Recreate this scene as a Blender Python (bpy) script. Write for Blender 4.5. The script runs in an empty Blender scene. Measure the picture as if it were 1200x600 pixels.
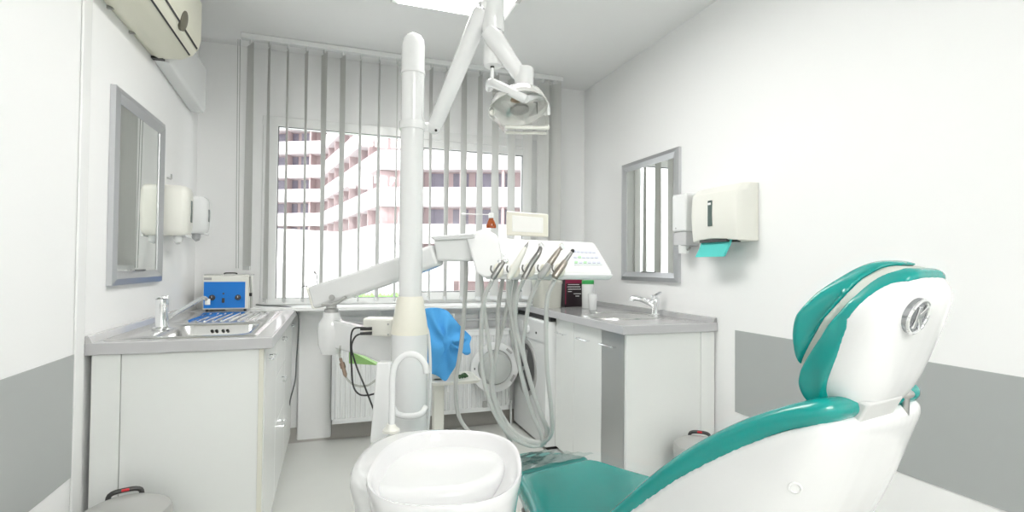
import bpy, bmesh, math, random
from mathutils import Vector, Matrix
random.seed(7)
SC = bpy.context.scene
COL = SC.collection
PI = math.pi
# ------------------------------------------------------------------ camera
FP, YAW, PIT, ROL, H = 607.645, .3313, .0188, .0091, 1.1503
_F = Vector((math.sin(YAW)*math.cos(PIT), math.cos(YAW)*math.cos(PIT), math.sin(PIT)))
_R = Vector((math.cos(YAW), -math.sin(YAW), 0)); _U = _R.cross(_F)
_c, _s = math.cos(ROL), math.sin(ROL)
_R, _U = _c*_R+_s*_U, -_s*_R+_c*_U
O = Vector((0, 0, H))
def px(u, v, D=None, X=None, Y=None, Z=None):
    """measured point of the photograph, at a known distance or on a known plane"""
    d = _F+_R*((u-600)/FP)-_U*((v-300)/FP)
    if D is not None: t = D
    elif X is not None: t = X/d.x
    elif Y is not None: t = Y/d.y
    else: t = (Z-H)/d.z
    return O+d*t
cd = bpy.data.cameras.new('camera'); cam = bpy.data.objects.new('camera', cd); COL.objects.link(cam)
cd.sensor_width = 36; cd.lens = FP/1200*36; cd.clip_start = .02; cd.clip_end = 400
M4 = Matrix((( _R.x, _U.x, -_F.x, 0), (_R.y, _U.y, -_F.y, 0), (_R.z, _U.z, -_F.z, H), (0, 0, 0, 1)))
cam.matrix_world = M4
SC.camera = cam
# ------------------------------------------------------------------ materials
MATS = {}
def mat(name, col, rough=.5, metal=0, noise=0, nscale=20, coat=0, bump=0, bscale=200, trans=0, emit=None, es=1, alpha=1, sub=0, stretch=None):
    if name in MATS: return MATS[name]
    m = bpy.data.materials.new(name); m.use_nodes = True
    nt = m.node_tree; b = nt.nodes['Principled BSDF']
    b.inputs['Base Color'].default_value = (*col, 1); b.inputs['Roughness'].default_value = rough
    b.inputs['Metallic'].default_value = metal; b.inputs['Coat Weight'].default_value = coat
    b.inputs['Transmission Weight'].default_value = trans; b.inputs['Alpha'].default_value = alpha
    if emit: b.inputs['Emission Color'].default_value = (*emit, 1); b.inputs['Emission Strength'].default_value = es
    tc = nt.nodes.new('ShaderNodeTexCoord')
    src = tc.outputs['Object']
    if stretch:
        mp = nt.nodes.new('ShaderNodeMapping'); mp.inputs['Scale'].default_value = stretch
        nt.links.new(src, mp.inputs['Vector']); src = mp.outputs['Vector']
    if noise:
        n = nt.nodes.new('ShaderNodeTexNoise'); n.inputs['Scale'].default_value = nscale; n.inputs['Detail'].default_value = 4
        nt.links.new(src, n.inputs['Vector'])
        mx = nt.nodes.new('ShaderNodeMix'); mx.data_type = 'RGBA'
        mx.inputs['A'].default_value = (*[c*(1-noise) for c in col], 1); mx.inputs['B'].default_value = (*[min(1, c*(1+noise*.6)) for c in col], 1)
        nt.links.new(n.outputs['Fac'], mx.inputs['Factor']); nt.links.new(mx.outputs['Result'], b.inputs['Base Color'])
    if bump:
        n2 = nt.nodes.new('ShaderNodeTexNoise'); n2.inputs['Scale'].default_value = bscale
        nt.links.new(src, n2.inputs['Vector'])
        bp = nt.nodes.new('ShaderNodeBump'); bp.inputs['Strength'].default_value = bump; bp.inputs['Distance'].default_value = .002
        nt.links.new(n2.outputs['Fac'], bp.inputs['Height']); nt.links.new(bp.outputs['Normal'], b.inputs['Normal'])
    MATS[name] = m; return m
def clearmat(name, tint, gl=.08, rough=.03):
    m = bpy.data.materials.new(name); m.use_nodes = True; nt = m.node_tree; nt.nodes.clear()
    o = nt.nodes.new('ShaderNodeOutputMaterial'); t = nt.nodes.new('ShaderNodeBsdfTransparent'); g = nt.nodes.new('ShaderNodeBsdfGlossy')
    t.inputs[0].default_value = (*tint, 1); g.inputs['Roughness'].default_value = rough; g.inputs['Color'].default_value = (1, 1, 1, 1)
    x = nt.nodes.new('ShaderNodeMixShader'); x.inputs[0].default_value = gl
    nt.links.new(t.outputs[0], x.inputs[1]); nt.links.new(g.outputs[0], x.inputs[2]); nt.links.new(x.outputs[0], o.inputs[0])
    MATS[name] = m; return m
def slatmat(name, col):
    m = bpy.data.materials.new(name); m.use_nodes = True; nt = m.node_tree; nt.nodes.clear()
    o = nt.nodes.new('ShaderNodeOutputMaterial'); d = nt.nodes.new('ShaderNodeBsdfDiffuse'); t = nt.nodes.new('ShaderNodeBsdfTranslucent')
    x = nt.nodes.new('ShaderNodeMixShader'); x.inputs[0].default_value = .35
    tc = nt.nodes.new('ShaderNodeTexCoord'); mp = nt.nodes.new('ShaderNodeMapping'); mp.inputs['Scale'].default_value = (300, 300, 6)
    n = nt.nodes.new('ShaderNodeTexNoise'); n.inputs['Scale'].default_value = 1
    mx = nt.nodes.new('ShaderNodeMix'); mx.data_type = 'RGBA'
    mx.inputs['A'].default_value = (*[c*.95 for c in col], 1); mx.inputs['B'].default_value = (*[min(1, c*1.04) for c in col], 1)
    nt.links.new(tc.outputs['Object'], mp.inputs[0]); nt.links.new(mp.outputs[0], n.inputs['Vector']); nt.links.new(n.outputs['Fac'], mx.inputs['Factor'])
    nt.links.new(mx.outputs['Result'], d.inputs[0]); nt.links.new(mx.outputs['Result'], t.inputs[0])
    nt.links.new(d.outputs[0], x.inputs[1]); nt.links.new(t.outputs[0], x.inputs[2]); nt.links.new(x.outputs[0], o.inputs[0])
    MATS[name] = m; return m
WALL = mat('wall_paint', (.92, .925, .92), .6, bump=.05, bscale=120)
CEIL = mat('ceiling_paint', (.88, .885, .88), .8)
WTOPR = mat('grey_steel_worktop', (.40, .40, .40), .14, noise=.06, nscale=30)
BAND = mat('grey_wall_band', (.42, .44, .435), .35, noise=.03, nscale=3)
FLOOR = mat('vinyl_floor', (.70, .71, .675), .28, noise=.10, nscale=2.5)
SKIRT = mat('vinyl_skirting', (.40, .385, .355), .4, noise=.08, nscale=6)
LAM = mat('white_laminate', (.86, .88, .86), .22, noise=.01, nscale=4)
LAMC = mat('cream_laminate_edge', (.80, .79, .70), .35)
LAMG = mat('silver_grey_laminate', (.42, .43, .42), .3, metal=.3, noise=.05, nscale=5)
WTOP = mat('grey_worktop', (.60, .60, .60), .16, noise=.05, nscale=30)
WEDGE = mat('worktop_edge', (.56, .56, .57), .3)
STEEL = mat('brushed_steel', (.72, .72, .71), .22, 1, noise=.06, nscale=8, stretch=(1, 12, 1))
CHROME = mat('chrome', (.86, .87, .88), .07, 1)
SATIN = mat('satin_metal', (.48, .48, .47), .28, 1)
DMETAL = mat('dark_metal', (.25, .25, .25), .3, 1)
SILV = mat('silver_frame', (.60, .61, .63), .3, .75)
MIRR = mat('mirror_glass', (.93, .95, .93), .0, 1)
GLOSS = mat('gloss_white_plastic', (.80, .81, .81), .12, coat=.3)
GLOSS2 = mat('white_plastic', (.82, .835, .83), .25)
CERAM = mat('white_ceramic', (.80, .80, .81), .06, coat=.5)
CREAM = mat('cream_plastic', (.84, .82, .72), .3)
CREAM2 = mat('pale_cream_plastic', (.80, .80, .74), .3)
ACC = mat('yellowed_plastic', (.80, .79, .66), .35)
TEAL = mat('teal_leatherette', (.0, .30, .275), .24, noise=.10, nscale=6, coat=.18, bump=.05, bscale=600)
TEALD = mat('teal_under_cover', (.06, .28, .26), .4, noise=.15, nscale=12)
GREYP = mat('grey_plastic', (.42, .42, .41), .4)
HOSE = mat('grey_hose', (.56, .57, .55), .35, noise=.03, nscale=60)
BLACK = mat('black_rubber', (.015, .015, .015), .4)
DARK = mat('dark_plastic', (.05, .05, .05), .3)
BLUE = mat('blue_panel', (.0, .19, .66), .3, noise=.05, nscale=8)
CLOTH = mat('blue_nonwoven_cloth', (.08, .38, .78), .8, noise=.08, nscale=10, bump=.3, bscale=300)
PAPER = mat('turquoise_paper', (.10, .60, .56), .8, noise=.05, nscale=10)
GLASS = clearmat('window_glass', (.97, .98, .98), .05)
ACRYL = clearmat('clear_acrylic', (.90, .90, .89), .16, .05)
FILM = clearmat('clear_film_cover', (.62, .74, .72), .42, .12)
TUBEC = clearmat('clear_tubing', (.75, .75, .72), .2, .1)
SMOKE = mat('smoked_glass', (.02, .02, .02), .05)
SLAT = slatmat('blind_fabric', (.76, .765, .745))
FRAME = mat('white_upvc', (.88, .89, .88), .25)
LEDP = mat('lamp_diffuser', (.9, .9, .9), .5, emit=(1, .985, .96), es=6.8)
LEDP2 = mat('added_fill_diffuser', (.9, .9, .9), .5, emit=(1, .985, .96), es=9.5)  # stronger glow for the added fill luminaire out of view
LIME = mat('lime_plastic', (.35, .62, .22), .4)
GREEN = mat('green_lid', (.03, .35, .08), .35)
AMBER = mat('amber_glass', (.35, .07, .01), .08, coat=.5)
MAROON = mat('maroon_print', (.22, .01, .05), .3)
WINE = mat('black_carton', (.02, .012, .016), .3)
INK = mat('white_print', (.85, .85, .85), .5)
KEYP = mat('pale_keypad', (.66, .70, .72), .3)
KEYG = mat('green_key', (.42, .72, .42), .4)
KEYL = mat('lavender_key', (.60, .62, .74), .4)
RED = mat('red_label', (.6, .03, .04), .4)
SKIRT2 = mat('rubber_foot', (.06, .06, .06), .6)
# ------------------------------------------------------------------ mesh helpers
def NB(): return bmesh.new()
def box(bm, lo, hi):
    x0, y0, z0 = lo; x1, y1, z1 = hi
    v = [bm.verts.new(p) for p in ((x0,y0,z0),(x1,y0,z0),(x1,y1,z0),(x0,y1,z0),(x0,y0,z1),(x1,y0,z1),(x1,y1,z1),(x0,y1,z1))]
    for f in ((0,3,2,1),(4,5,6,7),(0,1,5,4),(1,2,6,5),(2,3,7,6),(3,0,4,7)): bm.faces.new([v[i] for i in f])
    return bm
def hull(bm, pts8):
    """8 points: four of the bottom ring, four of the top ring"""
    v = [bm.verts.new(p) for p in pts8]
    for f in ((0,3,2,1),(4,5,6,7),(0,1,5,4),(1,2,6,5),(2,3,7,6),(3,0,4,7)): bm.faces.new([v[i] for i in f])
    return bm
def obox(bm, c, ax, ay, az, sx, sy, sz):
    c = Vector(c); ax, ay, az = Vector(ax).normalized(), Vector(ay).normalized(), Vector(az).normalized()
    P = []
    for k in (-1, 1):
        for i, j in ((-1,-1),(1,-1),(1,1),(-1,1)): P.append(c+ax*i*sx/2+ay*j*sy/2+az*k*sz/2)
    return hull(bm, P)
def frame_of(d):
    d = Vector(d).normalized(); a = Vector((0, 0, 1)) if abs(d.z) < .9 else Vector((1, 0, 0))
    x = d.cross(a).normalized(); return x, x.cross(d).normalized(), d
def rings(bm, R, caps=True, closed=False):
    vs = [[bm.verts.new(p) for p in r] for r in R]; n = len(vs[0])
    for a, b in zip(vs, vs[1:]+([vs[0]] if closed else [])):
        for i in range(n):
            j = (i+1) % n
            try: bm.faces.new((a[i], a[j], b[j], b[i]))
            except ValueError: pass
    if caps and not closed: bm.faces.new(vs[0][::-1]); bm.faces.new(vs[-1])
    return bm
def tube(bm, pts, r, n=10, caps=True):
    pts = [Vector(p) for p in pts]; rr = r if isinstance(r, (list, tuple)) else [r]*len(pts)
    R = []; x = None
    for i, p in enumerate(pts):
        t = (pts[min(i+1, len(pts)-1)]-pts[max(i-1, 0)])
        if t.length < 1e-9: t = Vector((0,0,1))
        t.normalize()
        if x is None: x, _, _ = frame_of(t)
        x = (x-t*x.dot(t)).normalized(); y = t.cross(x)
        R.append([p+(x*math.cos(2*PI*k/n)+y*math.sin(2*PI*k/n))*rr[i] for k in range(n)])
    return rings(bm, R, caps)
def spline(pts, m=8):
    pts = [Vector(p) for p in pts]; P = [pts[0]*2-pts[1]]+pts+[pts[-1]*2-pts[-2]]; out = []
    for i in range(1, len(P)-2):
        for k in range(m):
            t = k/m; a, b, c, d = P[i-1], P[i], P[i+1], P[i+2]
            out.append(.5*((2*b)+(c-a)*t+(2*a-5*b+4*c-d)*t*t+(3*b-a-3*c+d)*t**3))
    out.append(pts[-1]); return out
def cspline(pts, m=5):
    P = [Vector(p) for p in pts]; n = len(P); out = []
    for i in range(n):
        a, b, c, d = P[i-1], P[i], P[(i+1) % n], P[(i+2) % n]
        for k in range(m):
            t = k/m; out.append(.5*((2*b)+(c-a)*t+(2*a-5*b+4*c-d)*t*t+(3*b-a-3*c+d)*t**3))
    return out
def lathe(bm, c, prof, n=28, axis=(0, 0, 1), sx=1, sy=1, xa=None):
    """prof: list of (radius, height along axis)"""
    c = Vector(c); x, y, d = frame_of(axis)
    if abs(Vector(axis).normalized().z) > .99: x, y, d = Vector((1,0,0)), Vector((0,1,0)), Vector((0,0,1))*(1 if Vector(axis).z > 0 else -1)
    if xa is not None: x = Vector(xa).normalized(); y = d.cross(x)
    R = [[c+d*h+(x*math.cos(2*PI*k/n)*sx+y*math.sin(2*PI*k/n)*sy)*max(r, 1e-4) for k in range(n)] for r, h in prof]
    return rings(bm, R)
def cyl(bm, a, b, r, r2=None, n=24):
    a, b = Vector(a), Vector(b); return lathe(bm, a, [(r, 0), (r if r2 is None else r2, (b-a).length)], n, b-a)
def prism(bm, poly, off):
    off = Vector(off); a = [bm.verts.new(Vector(p)) for p in poly]; b = [bm.verts.new(Vector(p)+off) for p in poly]; n = len(a)
    bm.faces.new(a[::-1]); bm.faces.new(b)
    for i in range(n): bm.faces.new((a[i], a[(i+1) % n], b[(i+1) % n], b[i]))
    return bm
def sphere(bm, c, r, sc=(1, 1, 1), u=18, v=12):
    ret = bmesh.ops.create_uvsphere(bm, u_segments=u, v_segments=v, radius=1)
    for q in ret['verts']: q.co = Vector((q.co.x*r*sc[0], q.co.y*r*sc[1], q.co.z*r*sc[2]))+Vector(c)
    return bm
def obj(name, bm, m, parent=None, bevel=0, smooth=True, seg=3, ang=40, org=None, sub=0, soft=None):
    bmesh.ops.remove_doubles(bm, verts=bm.verts, dist=1e-6)
    bmesh.ops.recalc_face_normals(bm, faces=bm.faces)
    inv = None
    if parent is not None:
        inv = PW[parent.name].inverted()
    elif org is not None: inv = Matrix.Translation(Vector(org)).inverted()
    else:
        xs = [v.co for v in bm.verts]
        lo = Vector([min(c[i] for c in xs) for i in range(3)]); hi = Vector([max(c[i] for c in xs) for i in range(3)])
        org = Vector(((lo.x+hi.x)/2, (lo.y+hi.y)/2, lo.z)); inv = Matrix.Translation(org).inverted()
    bm.transform(inv)
    me = bpy.data.meshes.new(name); bm.to_mesh(me); bm.free()
    o = bpy.data.objects.new(name, me); COL.objects.link(o); me.materials.append(m)
    if parent is not None: o.parent = parent; PW[o.name] = PW[parent.name].copy()
    else: o.location = org; PW[o.name] = Matrix.Translation(Vector(org))
    if smooth:
        for p in me.polygons: p.use_smooth = True
        try: me.set_sharp_from_angle(angle=math.radians(ang))
        except Exception: pass
    if bevel:
        b = o.modifiers.new('bevel', 'BEVEL'); b.width = bevel; b.segments = seg; b.limit_method = 'ANGLE'; b.angle_limit = math.radians(35)
        b.harden_normals = False
        for p in me.polygons: p.use_smooth = True
    if soft:
        r_ = o.modifiers.new('remesh', 'REMESH'); r_.mode = 'VOXEL'; r_.voxel_size = soft[0]; r_.use_smooth_shade = True
        q_ = o.modifiers.new('smooth', 'SMOOTH'); q_.factor = .5; q_.iterations = soft[1]
    if sub:
        s = o.modifiers.new('sub', 'SUBSURF'); s.levels = sub; s.render_levels = sub
    return o
PW = {}
def thing(name, label, cat, loc, group=None):
    o = bpy.data.objects.new(name, None); COL.objects.link(o); o.location = loc; o.empty_display_size = .05
    PW[o.name] = Matrix.Translation(Vector(loc))
    o['label'] = label; o['category'] = cat
    if group: o['group'] = group
    return o
def tag(o, label, cat, group=None, kind=None):
    o['label'] = label; o['category'] = cat
    if group: o['group'] = group
    if kind: o['kind'] = kind
    return o
def struct(name, bm, m, parent=None, **k):
    o = obj(name, bm, m, parent, **k)
    if parent is None: o['kind'] = 'structure'
    return o
# ================================================================== ROOM
XL, XR, YB, CH, YF = -.806, 1.849, 3.65, 2.528, -2.3
T = .12
struct('floor', box(NB(), (XL-T, YF-T, -.1), (XR+T, YB+T, 0)), FLOOR, smooth=False)
struct('ceiling', box(NB(), (XL-T, YF-T, CH), (XR+T, YB+T, CH+.1)), CEIL, smooth=False)
wl = struct('wall_left', box(NB(), (XL-T, YF-T, 0), (XL, YB+T, CH)), WALL, smooth=False)
struct('wall_right', box(NB(), (XR, YF-T, 0), (XR+T, YB+T, CH)), WALL, smooth=False)
struct('wall_front', box(NB(), (XL, YF-T, 0), (XR, YF, CH)), WALL, smooth=False)
WX0, WX1, WZ0, WZ1 = -.44, 1.44, .885, 2.10
b = NB()
box(b, (XL, YB, 0), (XR, YB+T, WZ0)); box(b, (XL, YB, WZ1), (XR, YB+T, CH))
box(b, (XL, YB, WZ0), (WX0, YB+T, WZ1)); box(b, (WX1, YB, WZ0), (XR, YB+T, WZ1))
struct('wall_back', b, WALL, smooth=False)
struct('trim_1', box(NB(), (XL, YF, .445), (XL+.004, 2.085, .845)), BAND, smooth=False)
struct('trim_2', box(NB(), (XR-.004, YF, .455), (XR, 2.03, .848)), BAND, smooth=False)
struct('trim_3', box(NB(), (XL, 2.085, 0), (XL+.008, 2.150, CH)), FRAME, bevel=.005)
struct('baseboard_back', prism(NB(), [(XL, YB, 0), (XL, YB-.03, 0), (XL, YB-.014, .02), (XL, YB-.008, .09), (XL, YB, .09)], (XR-XL, 0, 0)), SKIRT)
# shallow wall pier left of the radiator
struct('trim_4', box(NB(), (-.21, YB-.02, 0), (-.0, YB, .86)), WALL, bevel=.01)
# window: frame, sashes, sill, panes
w = struct('window_1', NB() if False else (lambda b: (box(b, (WX0, YB-.012, WZ0), (WX1, YB+.06, WZ0+.04)), box(b, (WX0, YB-.012, WZ1-.06), (WX1, YB+.06, WZ1)), box(b, (WX0, YB-.012, WZ0+.04), (WX0+.09, YB+.06, WZ1-.06)), box(b, (WX1-.09, YB-.012, WZ0+.04), (WX1, YB+.06, WZ1-.06)), box(b, (.455, YB-.012, WZ0+.04), (.56, YB+.06, WZ1-.06)), b)[-1])(NB()), FRAME, bevel=.004)
def sash(x0, x1, z0, z1, t=.055):
    b = NB(); y0, y1 = YB-.03, YB+.04
    box(b, (x0, y0, z0), (x1, y1, z0+t)); box(b, (x0, y0, z1-t), (x1, y1, z1)); box(b, (x0, y0, z0+t), (x0+t, y1, z1-t)); box(b, (x1-t, y0, z0+t), (x1, y1, z1-t))
    obj('window_sash', b, FRAME, w, bevel=.006)
    b = NB(); q = .004
    for lo, hi in (((x0+t, y0+.02, z0+t), (x1-t, y0+.03, z0+t+q)), ((x0+t, y0+.02, z1-t-q), (x1-t, y0+.03, z1-t)), ((x0+t, y0+.02, z0+t+q), (x0+t+q, y0+.03, z1-t-q)), ((x1-t-q, y0+.02, z0+t+q), (x1-t, y0+.03, z1-t-q))): box(b, lo, hi)
    obj('gasket', b, DARK, w, smooth=False)
b = NB(); q = .005
gx0, gx1, gz0, gz1 = WX0+.09, .455, WZ0+.04, WZ1-.06
for lo, hi in (((gx0, YB+.0, gz0), (gx1, YB+.01, gz0+q)), ((gx0, YB, gz1-q), (gx1, YB+.01, gz1)), ((gx0, YB, gz0), (gx0+q, YB+.01, gz1)), ((gx1-q, YB, gz0), (gx1, YB+.01, gz1))): box(b, lo, hi)
obj('gasket', b, DARK, w, smooth=False)
obj('window_pane', box(NB(), (gx0, YB+.02, gz0), (gx1, YB+.024, gz1)), GLASS, w, smooth=False)
sash(.53, 1.385, WZ0+.02, 2.03)
obj('window_pane', box(NB(), (.585, YB+.0, WZ0+.075), (1.33, YB+.004, 1.975)), GLASS, w, smooth=False)
b = NB(); cyl(b, (.545, YB-.032, 1.45), (.545, YB-.06, 1.45), .009); tube(b, [(.545, YB-.058, 1.46), (.545, YB-.06, 1.34)], .008)
obj('window_handle', b, GLOSS2, w)
struct('trim_5', box(NB(), (-.6, YB-.215, WZ0-.028), (1.6, YB-.0, WZ0-.002)), FRAME, bevel=.006)   # sill
# ================================================================== OUTSIDE
sunm = mat('pink_render', (.50, .38, .38), .8, noise=.06, nscale=.4)
bandm = mat('white_render', (.86, .80, .81), .8, noise=.03, nscale=.5)
winm = mat('dark_window', (.20, .18, .24), .3, noise=.4, nscale=.6)
GZ = -1.2
struct('ground', box(NB(), (-90, 5.5, GZ-.3), (110, 130, GZ)), mat('pale_asphalt', (.72, .72, .70), .9, noise=.1, nscale=.5), smooth=False)
def gp(u, D): p = px(u, 300, D=D); return Vector((p.x, p.y, 0))
A0, A1, A2, A3 = gp(250, 66), gp(374, 64), gp(441, 42), gp(760, 41)
bl = thing('apartment_building', 'pale pink apartment building with rows of white balconies seen through the window', 'building', (A2.x, A2.y, GZ))
def seg_wall(a, b, n_win, depth, tall):
    d = (b-a).normalized(); nrm = Vector((-d.y, d.x, 0))
    if nrm.dot(a) < 0: nrm = -nrm          # away from camera
    return d, nrm
levels = [1.4+3*k for k in range(-1, 8)]
segs = [(A0, A1, 3.2), (A1, A2, 3.6), (A2, A3, 3.4)]
b = NB()
for a, c, sp in segs:
    d, nrm = seg_wall(a, c, 0, 0, 0)
    P = [a+nrm*1.6-d*.5, c+nrm*1.6+d*.5, c+nrm*9+d*.5, a+nrm*9-d*.5]
    prism(b, [p+Vector((0, 0, GZ)) for p in P], (0, 0, 27))
obj('facade', b, sunm, bl, smooth=False)
for a, c, sp in segs:
    d, nrm = seg_wall(a, c, 0, 0, 0); L = (c-a).length
    for z in (levels[1:] if a is A2 else levels):
        P = [a-d*.05, c+d*.05, c+nrm*.2+d*.05, a+nrm*.2-d*.05]
        b = NB(); prism(b, [p+Vector((0, 0, z-1.4)) for p in P], (0, 0, 1.45))
        Q = [a, c, c+nrm*1.7, a+nrm*1.7]; prism(b, [p+Vector((0, 0, z-1.5)) for p in Q], (0, 0, .18))
        obj('balcony', b, bandm, bl, smooth=False)
        b = NB(); k = 1.0
        while k < L-1.2:
            c0 = a+d*k+nrm*1.56
            obox(b, c0+Vector((0, 0, z+.55)), d, nrm, (0, 0, 1), 1.3, .1, 1.7)
            k += sp*.55
        obj('window_row', b, winm, bl, smooth=False)
    b = NB(); k = sp
    while k < L:
        obox(b, a+d*k+nrm*.95+Vector((0, 0, 12)), d, nrm, (0, 0, 1), .22, 1.4, 26); k += sp
    obj('divider_wall', b, sunm, bl, smooth=False)
tent = thing('market_tent', 'large white pitched tent roof outside, lower left of the window', 'tent', (px(400, 300, D=15).x, px(400, 300, D=15).y, GZ))
P = [px(u, v, D=15) for u, v in ((250, 266), (330, 268), (403, 272), (470, 302), (505, 322))]
back = (_F*6); back.z = 0
poly = [Vector((p.x, p.y, p.z)) for p in P]
lo = [Vector((P[-1].x, P[-1].y, GZ)), Vector((P[0].x, P[0].y, GZ))]
tm = mat('white_tent_fabric', (.93, .93, .93), .7, noise=.02, nscale=1)
obj('roof', prism(NB(), poly+[P[-1]+Vector((0, 0, -.25)), Vector((P[0].x, P[0].y, P[-1].z-.25))], back), tm, tent, smooth=False)
lo2 = [Vector((P[0].x, P[0].y, P[-1].z-.26)), Vector((P[-1].x, P[-1].y, P[-1].z-.26)), Vector((P[-1].x, P[-1].y, GZ)), Vector((P[0].x, P[0].y, GZ))]
obj('side_wall', prism(NB(), lo2, back*.98), tm, tent, smooth=False)
b = NB()
h0, h1 = px(398, 352, D=9), px(462, 352, D=9)
dd = (h1-h0); dd.z = 0; nn = Vector((-dd.y, dd.x, 0)).normalized()*.6
hz = px(430, 343, D=9).z
for i in range(14):
    c = h0+dd*(i/13)+nn*.3; sphere(b, (c.x, c.y, (hz+GZ)/2), 1, (.16, .3, (hz-GZ)/2+random.uniform(-.02, .02)), 10, 8)
tag(obj('hedge', b, mat('bright_green_leaves', (.28, .62, .16), .9, noise=.4, nscale=6)), 'bright green clipped hedge low outside the left window pane', 'hedge')
# ================================================================== BLINDS
bt = thing('vertical_blind', 'pale grey vertical fabric blind hanging from ceiling rail across the window', 'blind', (.5, 3.44, CH))
obj('headrail', box(NB(), (-.541, 3.42, CH-.034), (1.556, 3.465, CH-.001)), GLOSS2, bt, bevel=.004)
SX = [-.49, -.388, -.284, -.177, -.073, .038, .147, .263, .375, .488, .6, .709, .827, .941, 1.052, 1.171, 1.293, 1.411, 1.50]
REL = [17, 9, 9, 11, 15, 12, 6, 6, 6, 6, 8, 13, 16, 20, 26, 31, 34, 43, 52]
for x, rel in zip(SX, REL):
    a = math.degrees(math.atan2(x, 3.44)); s = math.radians(a-rel+random.uniform(-2, 2))
    d = Vector((math.sin(s), math.cos(s), 0)); nrm = Vector((d.y, -d.x, 0)); hw = .058
    zb = .915 if x > -.42 else 1.11; R = []
    for z in [zb+(2.475-zb)*k/10 for k in range(11)]:
        row = []
        sway = .004*math.sin(z*2+x*9)
        for k in range(7):
            t = -1+2*k/6; row.append(Vector((x, 3.44, z))+d*(hw*t)+nrm*(.006*(1-t*t)+sway*t))
        R.append(row+[p+nrm*.0012 for p in row[::-1]])
    b = NB(); rings(b, R)
    sl = obj('slat', b, SLAT, bt, ang=60)
    b = NB(); obox(b, (x, 3.44, 2.485), d, nrm, (0, 0, 1), .03, .006, .03)
    obj('hanger_clip', b, GLOSS2, sl, smooth=False)
    b = NB(); obox(b, (x, 3.44, zb+.012), d, nrm, (0, 0, 1), .108, .005, .024)
    obj('bottom_weight', b, GLOSS2, sl, smooth=False)
b = NB()
for dx in (0, .012): tube(b, [(-.548-dx, 3.445, 2.49), (-.540-dx, 3.445, 1.6), (-.534-dx, 3.445, 1.12)], .0022, 6)
obj('control_cord', b, GREYP, bt)
# ================================================================== RADIATOR
rad = thing('panel_radiator', 'white ribbed panel radiator under the window sill', 'radiator', (.6, 3.56, .13))
b = NB(); x = .01
RZ0, RZ1 = .13, .69
R = []
n = 38; W = 1.18
poly = []
for i in range(n):
    x0 = .01+W*i/n; w_ = W/n
    poly += [(x0, 3.52, 0), (x0+w_*.30, 3.52, 0), (x0+w_*.45, 3.512, 0), (x0+w_*.85, 3.512, 0)]
poly += [(.01+W, 3.52, 0), (.01+W, 3.535, 0), (.01, 3.535, 0)]
prism(b, [(p[0], p[1], RZ0+.03) for p in poly], (0, 0, RZ1-RZ0-.06))
box(b, (.0, 3.508, RZ0), (.01+W+.01, 3.54, RZ0+.03)); box(b, (.0, 3.508, RZ1-.03), (.01+W+.01, 3.54, RZ1))
obj('front_panel', b, GLOSS2, rad, smooth=False)
obj('top_grille', box(NB(), (0, 3.508, RZ1), (W+.02, 3.62, RZ1+.012)), GLOSS2, rad, bevel=.003)
obj('rear_panel', box(NB(), (.01, 3.59, RZ0), (.01+W, 3.62, RZ1)), GLOSS2, rad, smooth=False)
for xx in (.004, W+.012):
    obj('side_panel', box(NB(), (xx-.004, 3.508, RZ0), (xx+.004, 3.62, RZ1)), GLOSS2, rad, smooth=False)
b = NB(); tube(b, [(W+.01, 3.57, RZ0+.04), (W+.05, 3.57, RZ0+.04), (W+.05, 3.57, .0)], .008)
obj('pipe', b, GLOSS2, rad)
b = NB(); cyl(b, (1.02, 3.51, .19), (1.02, 3.50, .19), .010); box(b, (1.0, 3.495, .16), (1.03, 3.51, .2))
obj('valve', b, SATIN, rad)
b = NB(); tube(b, [(-.0, 3.635, .76), (1.22, 3.635, .76)], .009); tube(b, [(-.0, 3.635, .80), (1.22, 3.635, .80)], .006)
box(b, (.3, 3.62, .69), (.32, 3.645, .82)); box(b, (1.0, 3.62, .69), (1.02, 3.645, .82)); obj('heating_pipe', b, GLOSS2, rad)
# ================================================================== LEFT CABINET
LY0, LY1, LX1 = 2.168, 3.60, -.221
def handle(parent, c, ax, L, out, m=CHROME):
    c = Vector(c); ax = Vector(ax).normalized(); out = Vector(out)
    b = NB(); tube(b, spline([c-ax*L/2, c-ax*L/2+out*.9, c-ax*L*.4+out, c+ax*L*.4+out, c+ax*L/2+out*.9, c+ax*L/2], 4), .0045, 8)
    return obj('handle', b, m, parent)
cabL = thing('base_cabinet', 'white laminate base cabinet along the left wall under the sink', 'cabinet', ((XL+LX1)/2, (LY0+LY1)/2, 0))
cx0, cx1 = XL+.02, LX1-.022
b = NB()
for lo, hi in (((cx0, LY0+.031, .06), (cx0+.016, LY1-.01, .826)), ((cx0+.016, LY0+.031, .06), (cx1-.02, LY1-.01, .076)), ((cx0+.016, LY0+.031, .076), (cx1-.02, LY0+.047, .826)), ((cx0+.016, LY1-.026, .076), (cx1-.02, LY1-.01, .826))): box(b, lo, hi)
obj('carcass', b, LAM, cabL, smooth=False)
obj('plinth', box(NB(), (cx0, LY0+.06, 0), (cx1-.06, LY1-.02, .06)), LAM, cabL, smooth=False)
obj('end_panel', box(NB(), (XL+.105, LY0+.012, .0), (cx1-.02, LY0+.030, .826)), LAM, cabL, bevel=.001)
obj('filler_strip', box(NB(), (XL+.018, LY0+.010, .0), (XL+.103, LY0+.028, .826)), LAM, cabL, bevel=.001)
obj('edge_banding', box(NB(), (cx1-.0195, LY0+.010, .03), (cx1-.004, LY0+.030, .826)), LAMC, cabL, smooth=False)
ys = [LY0+.03, 2.62, 3.08, LY1-.012]
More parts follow.
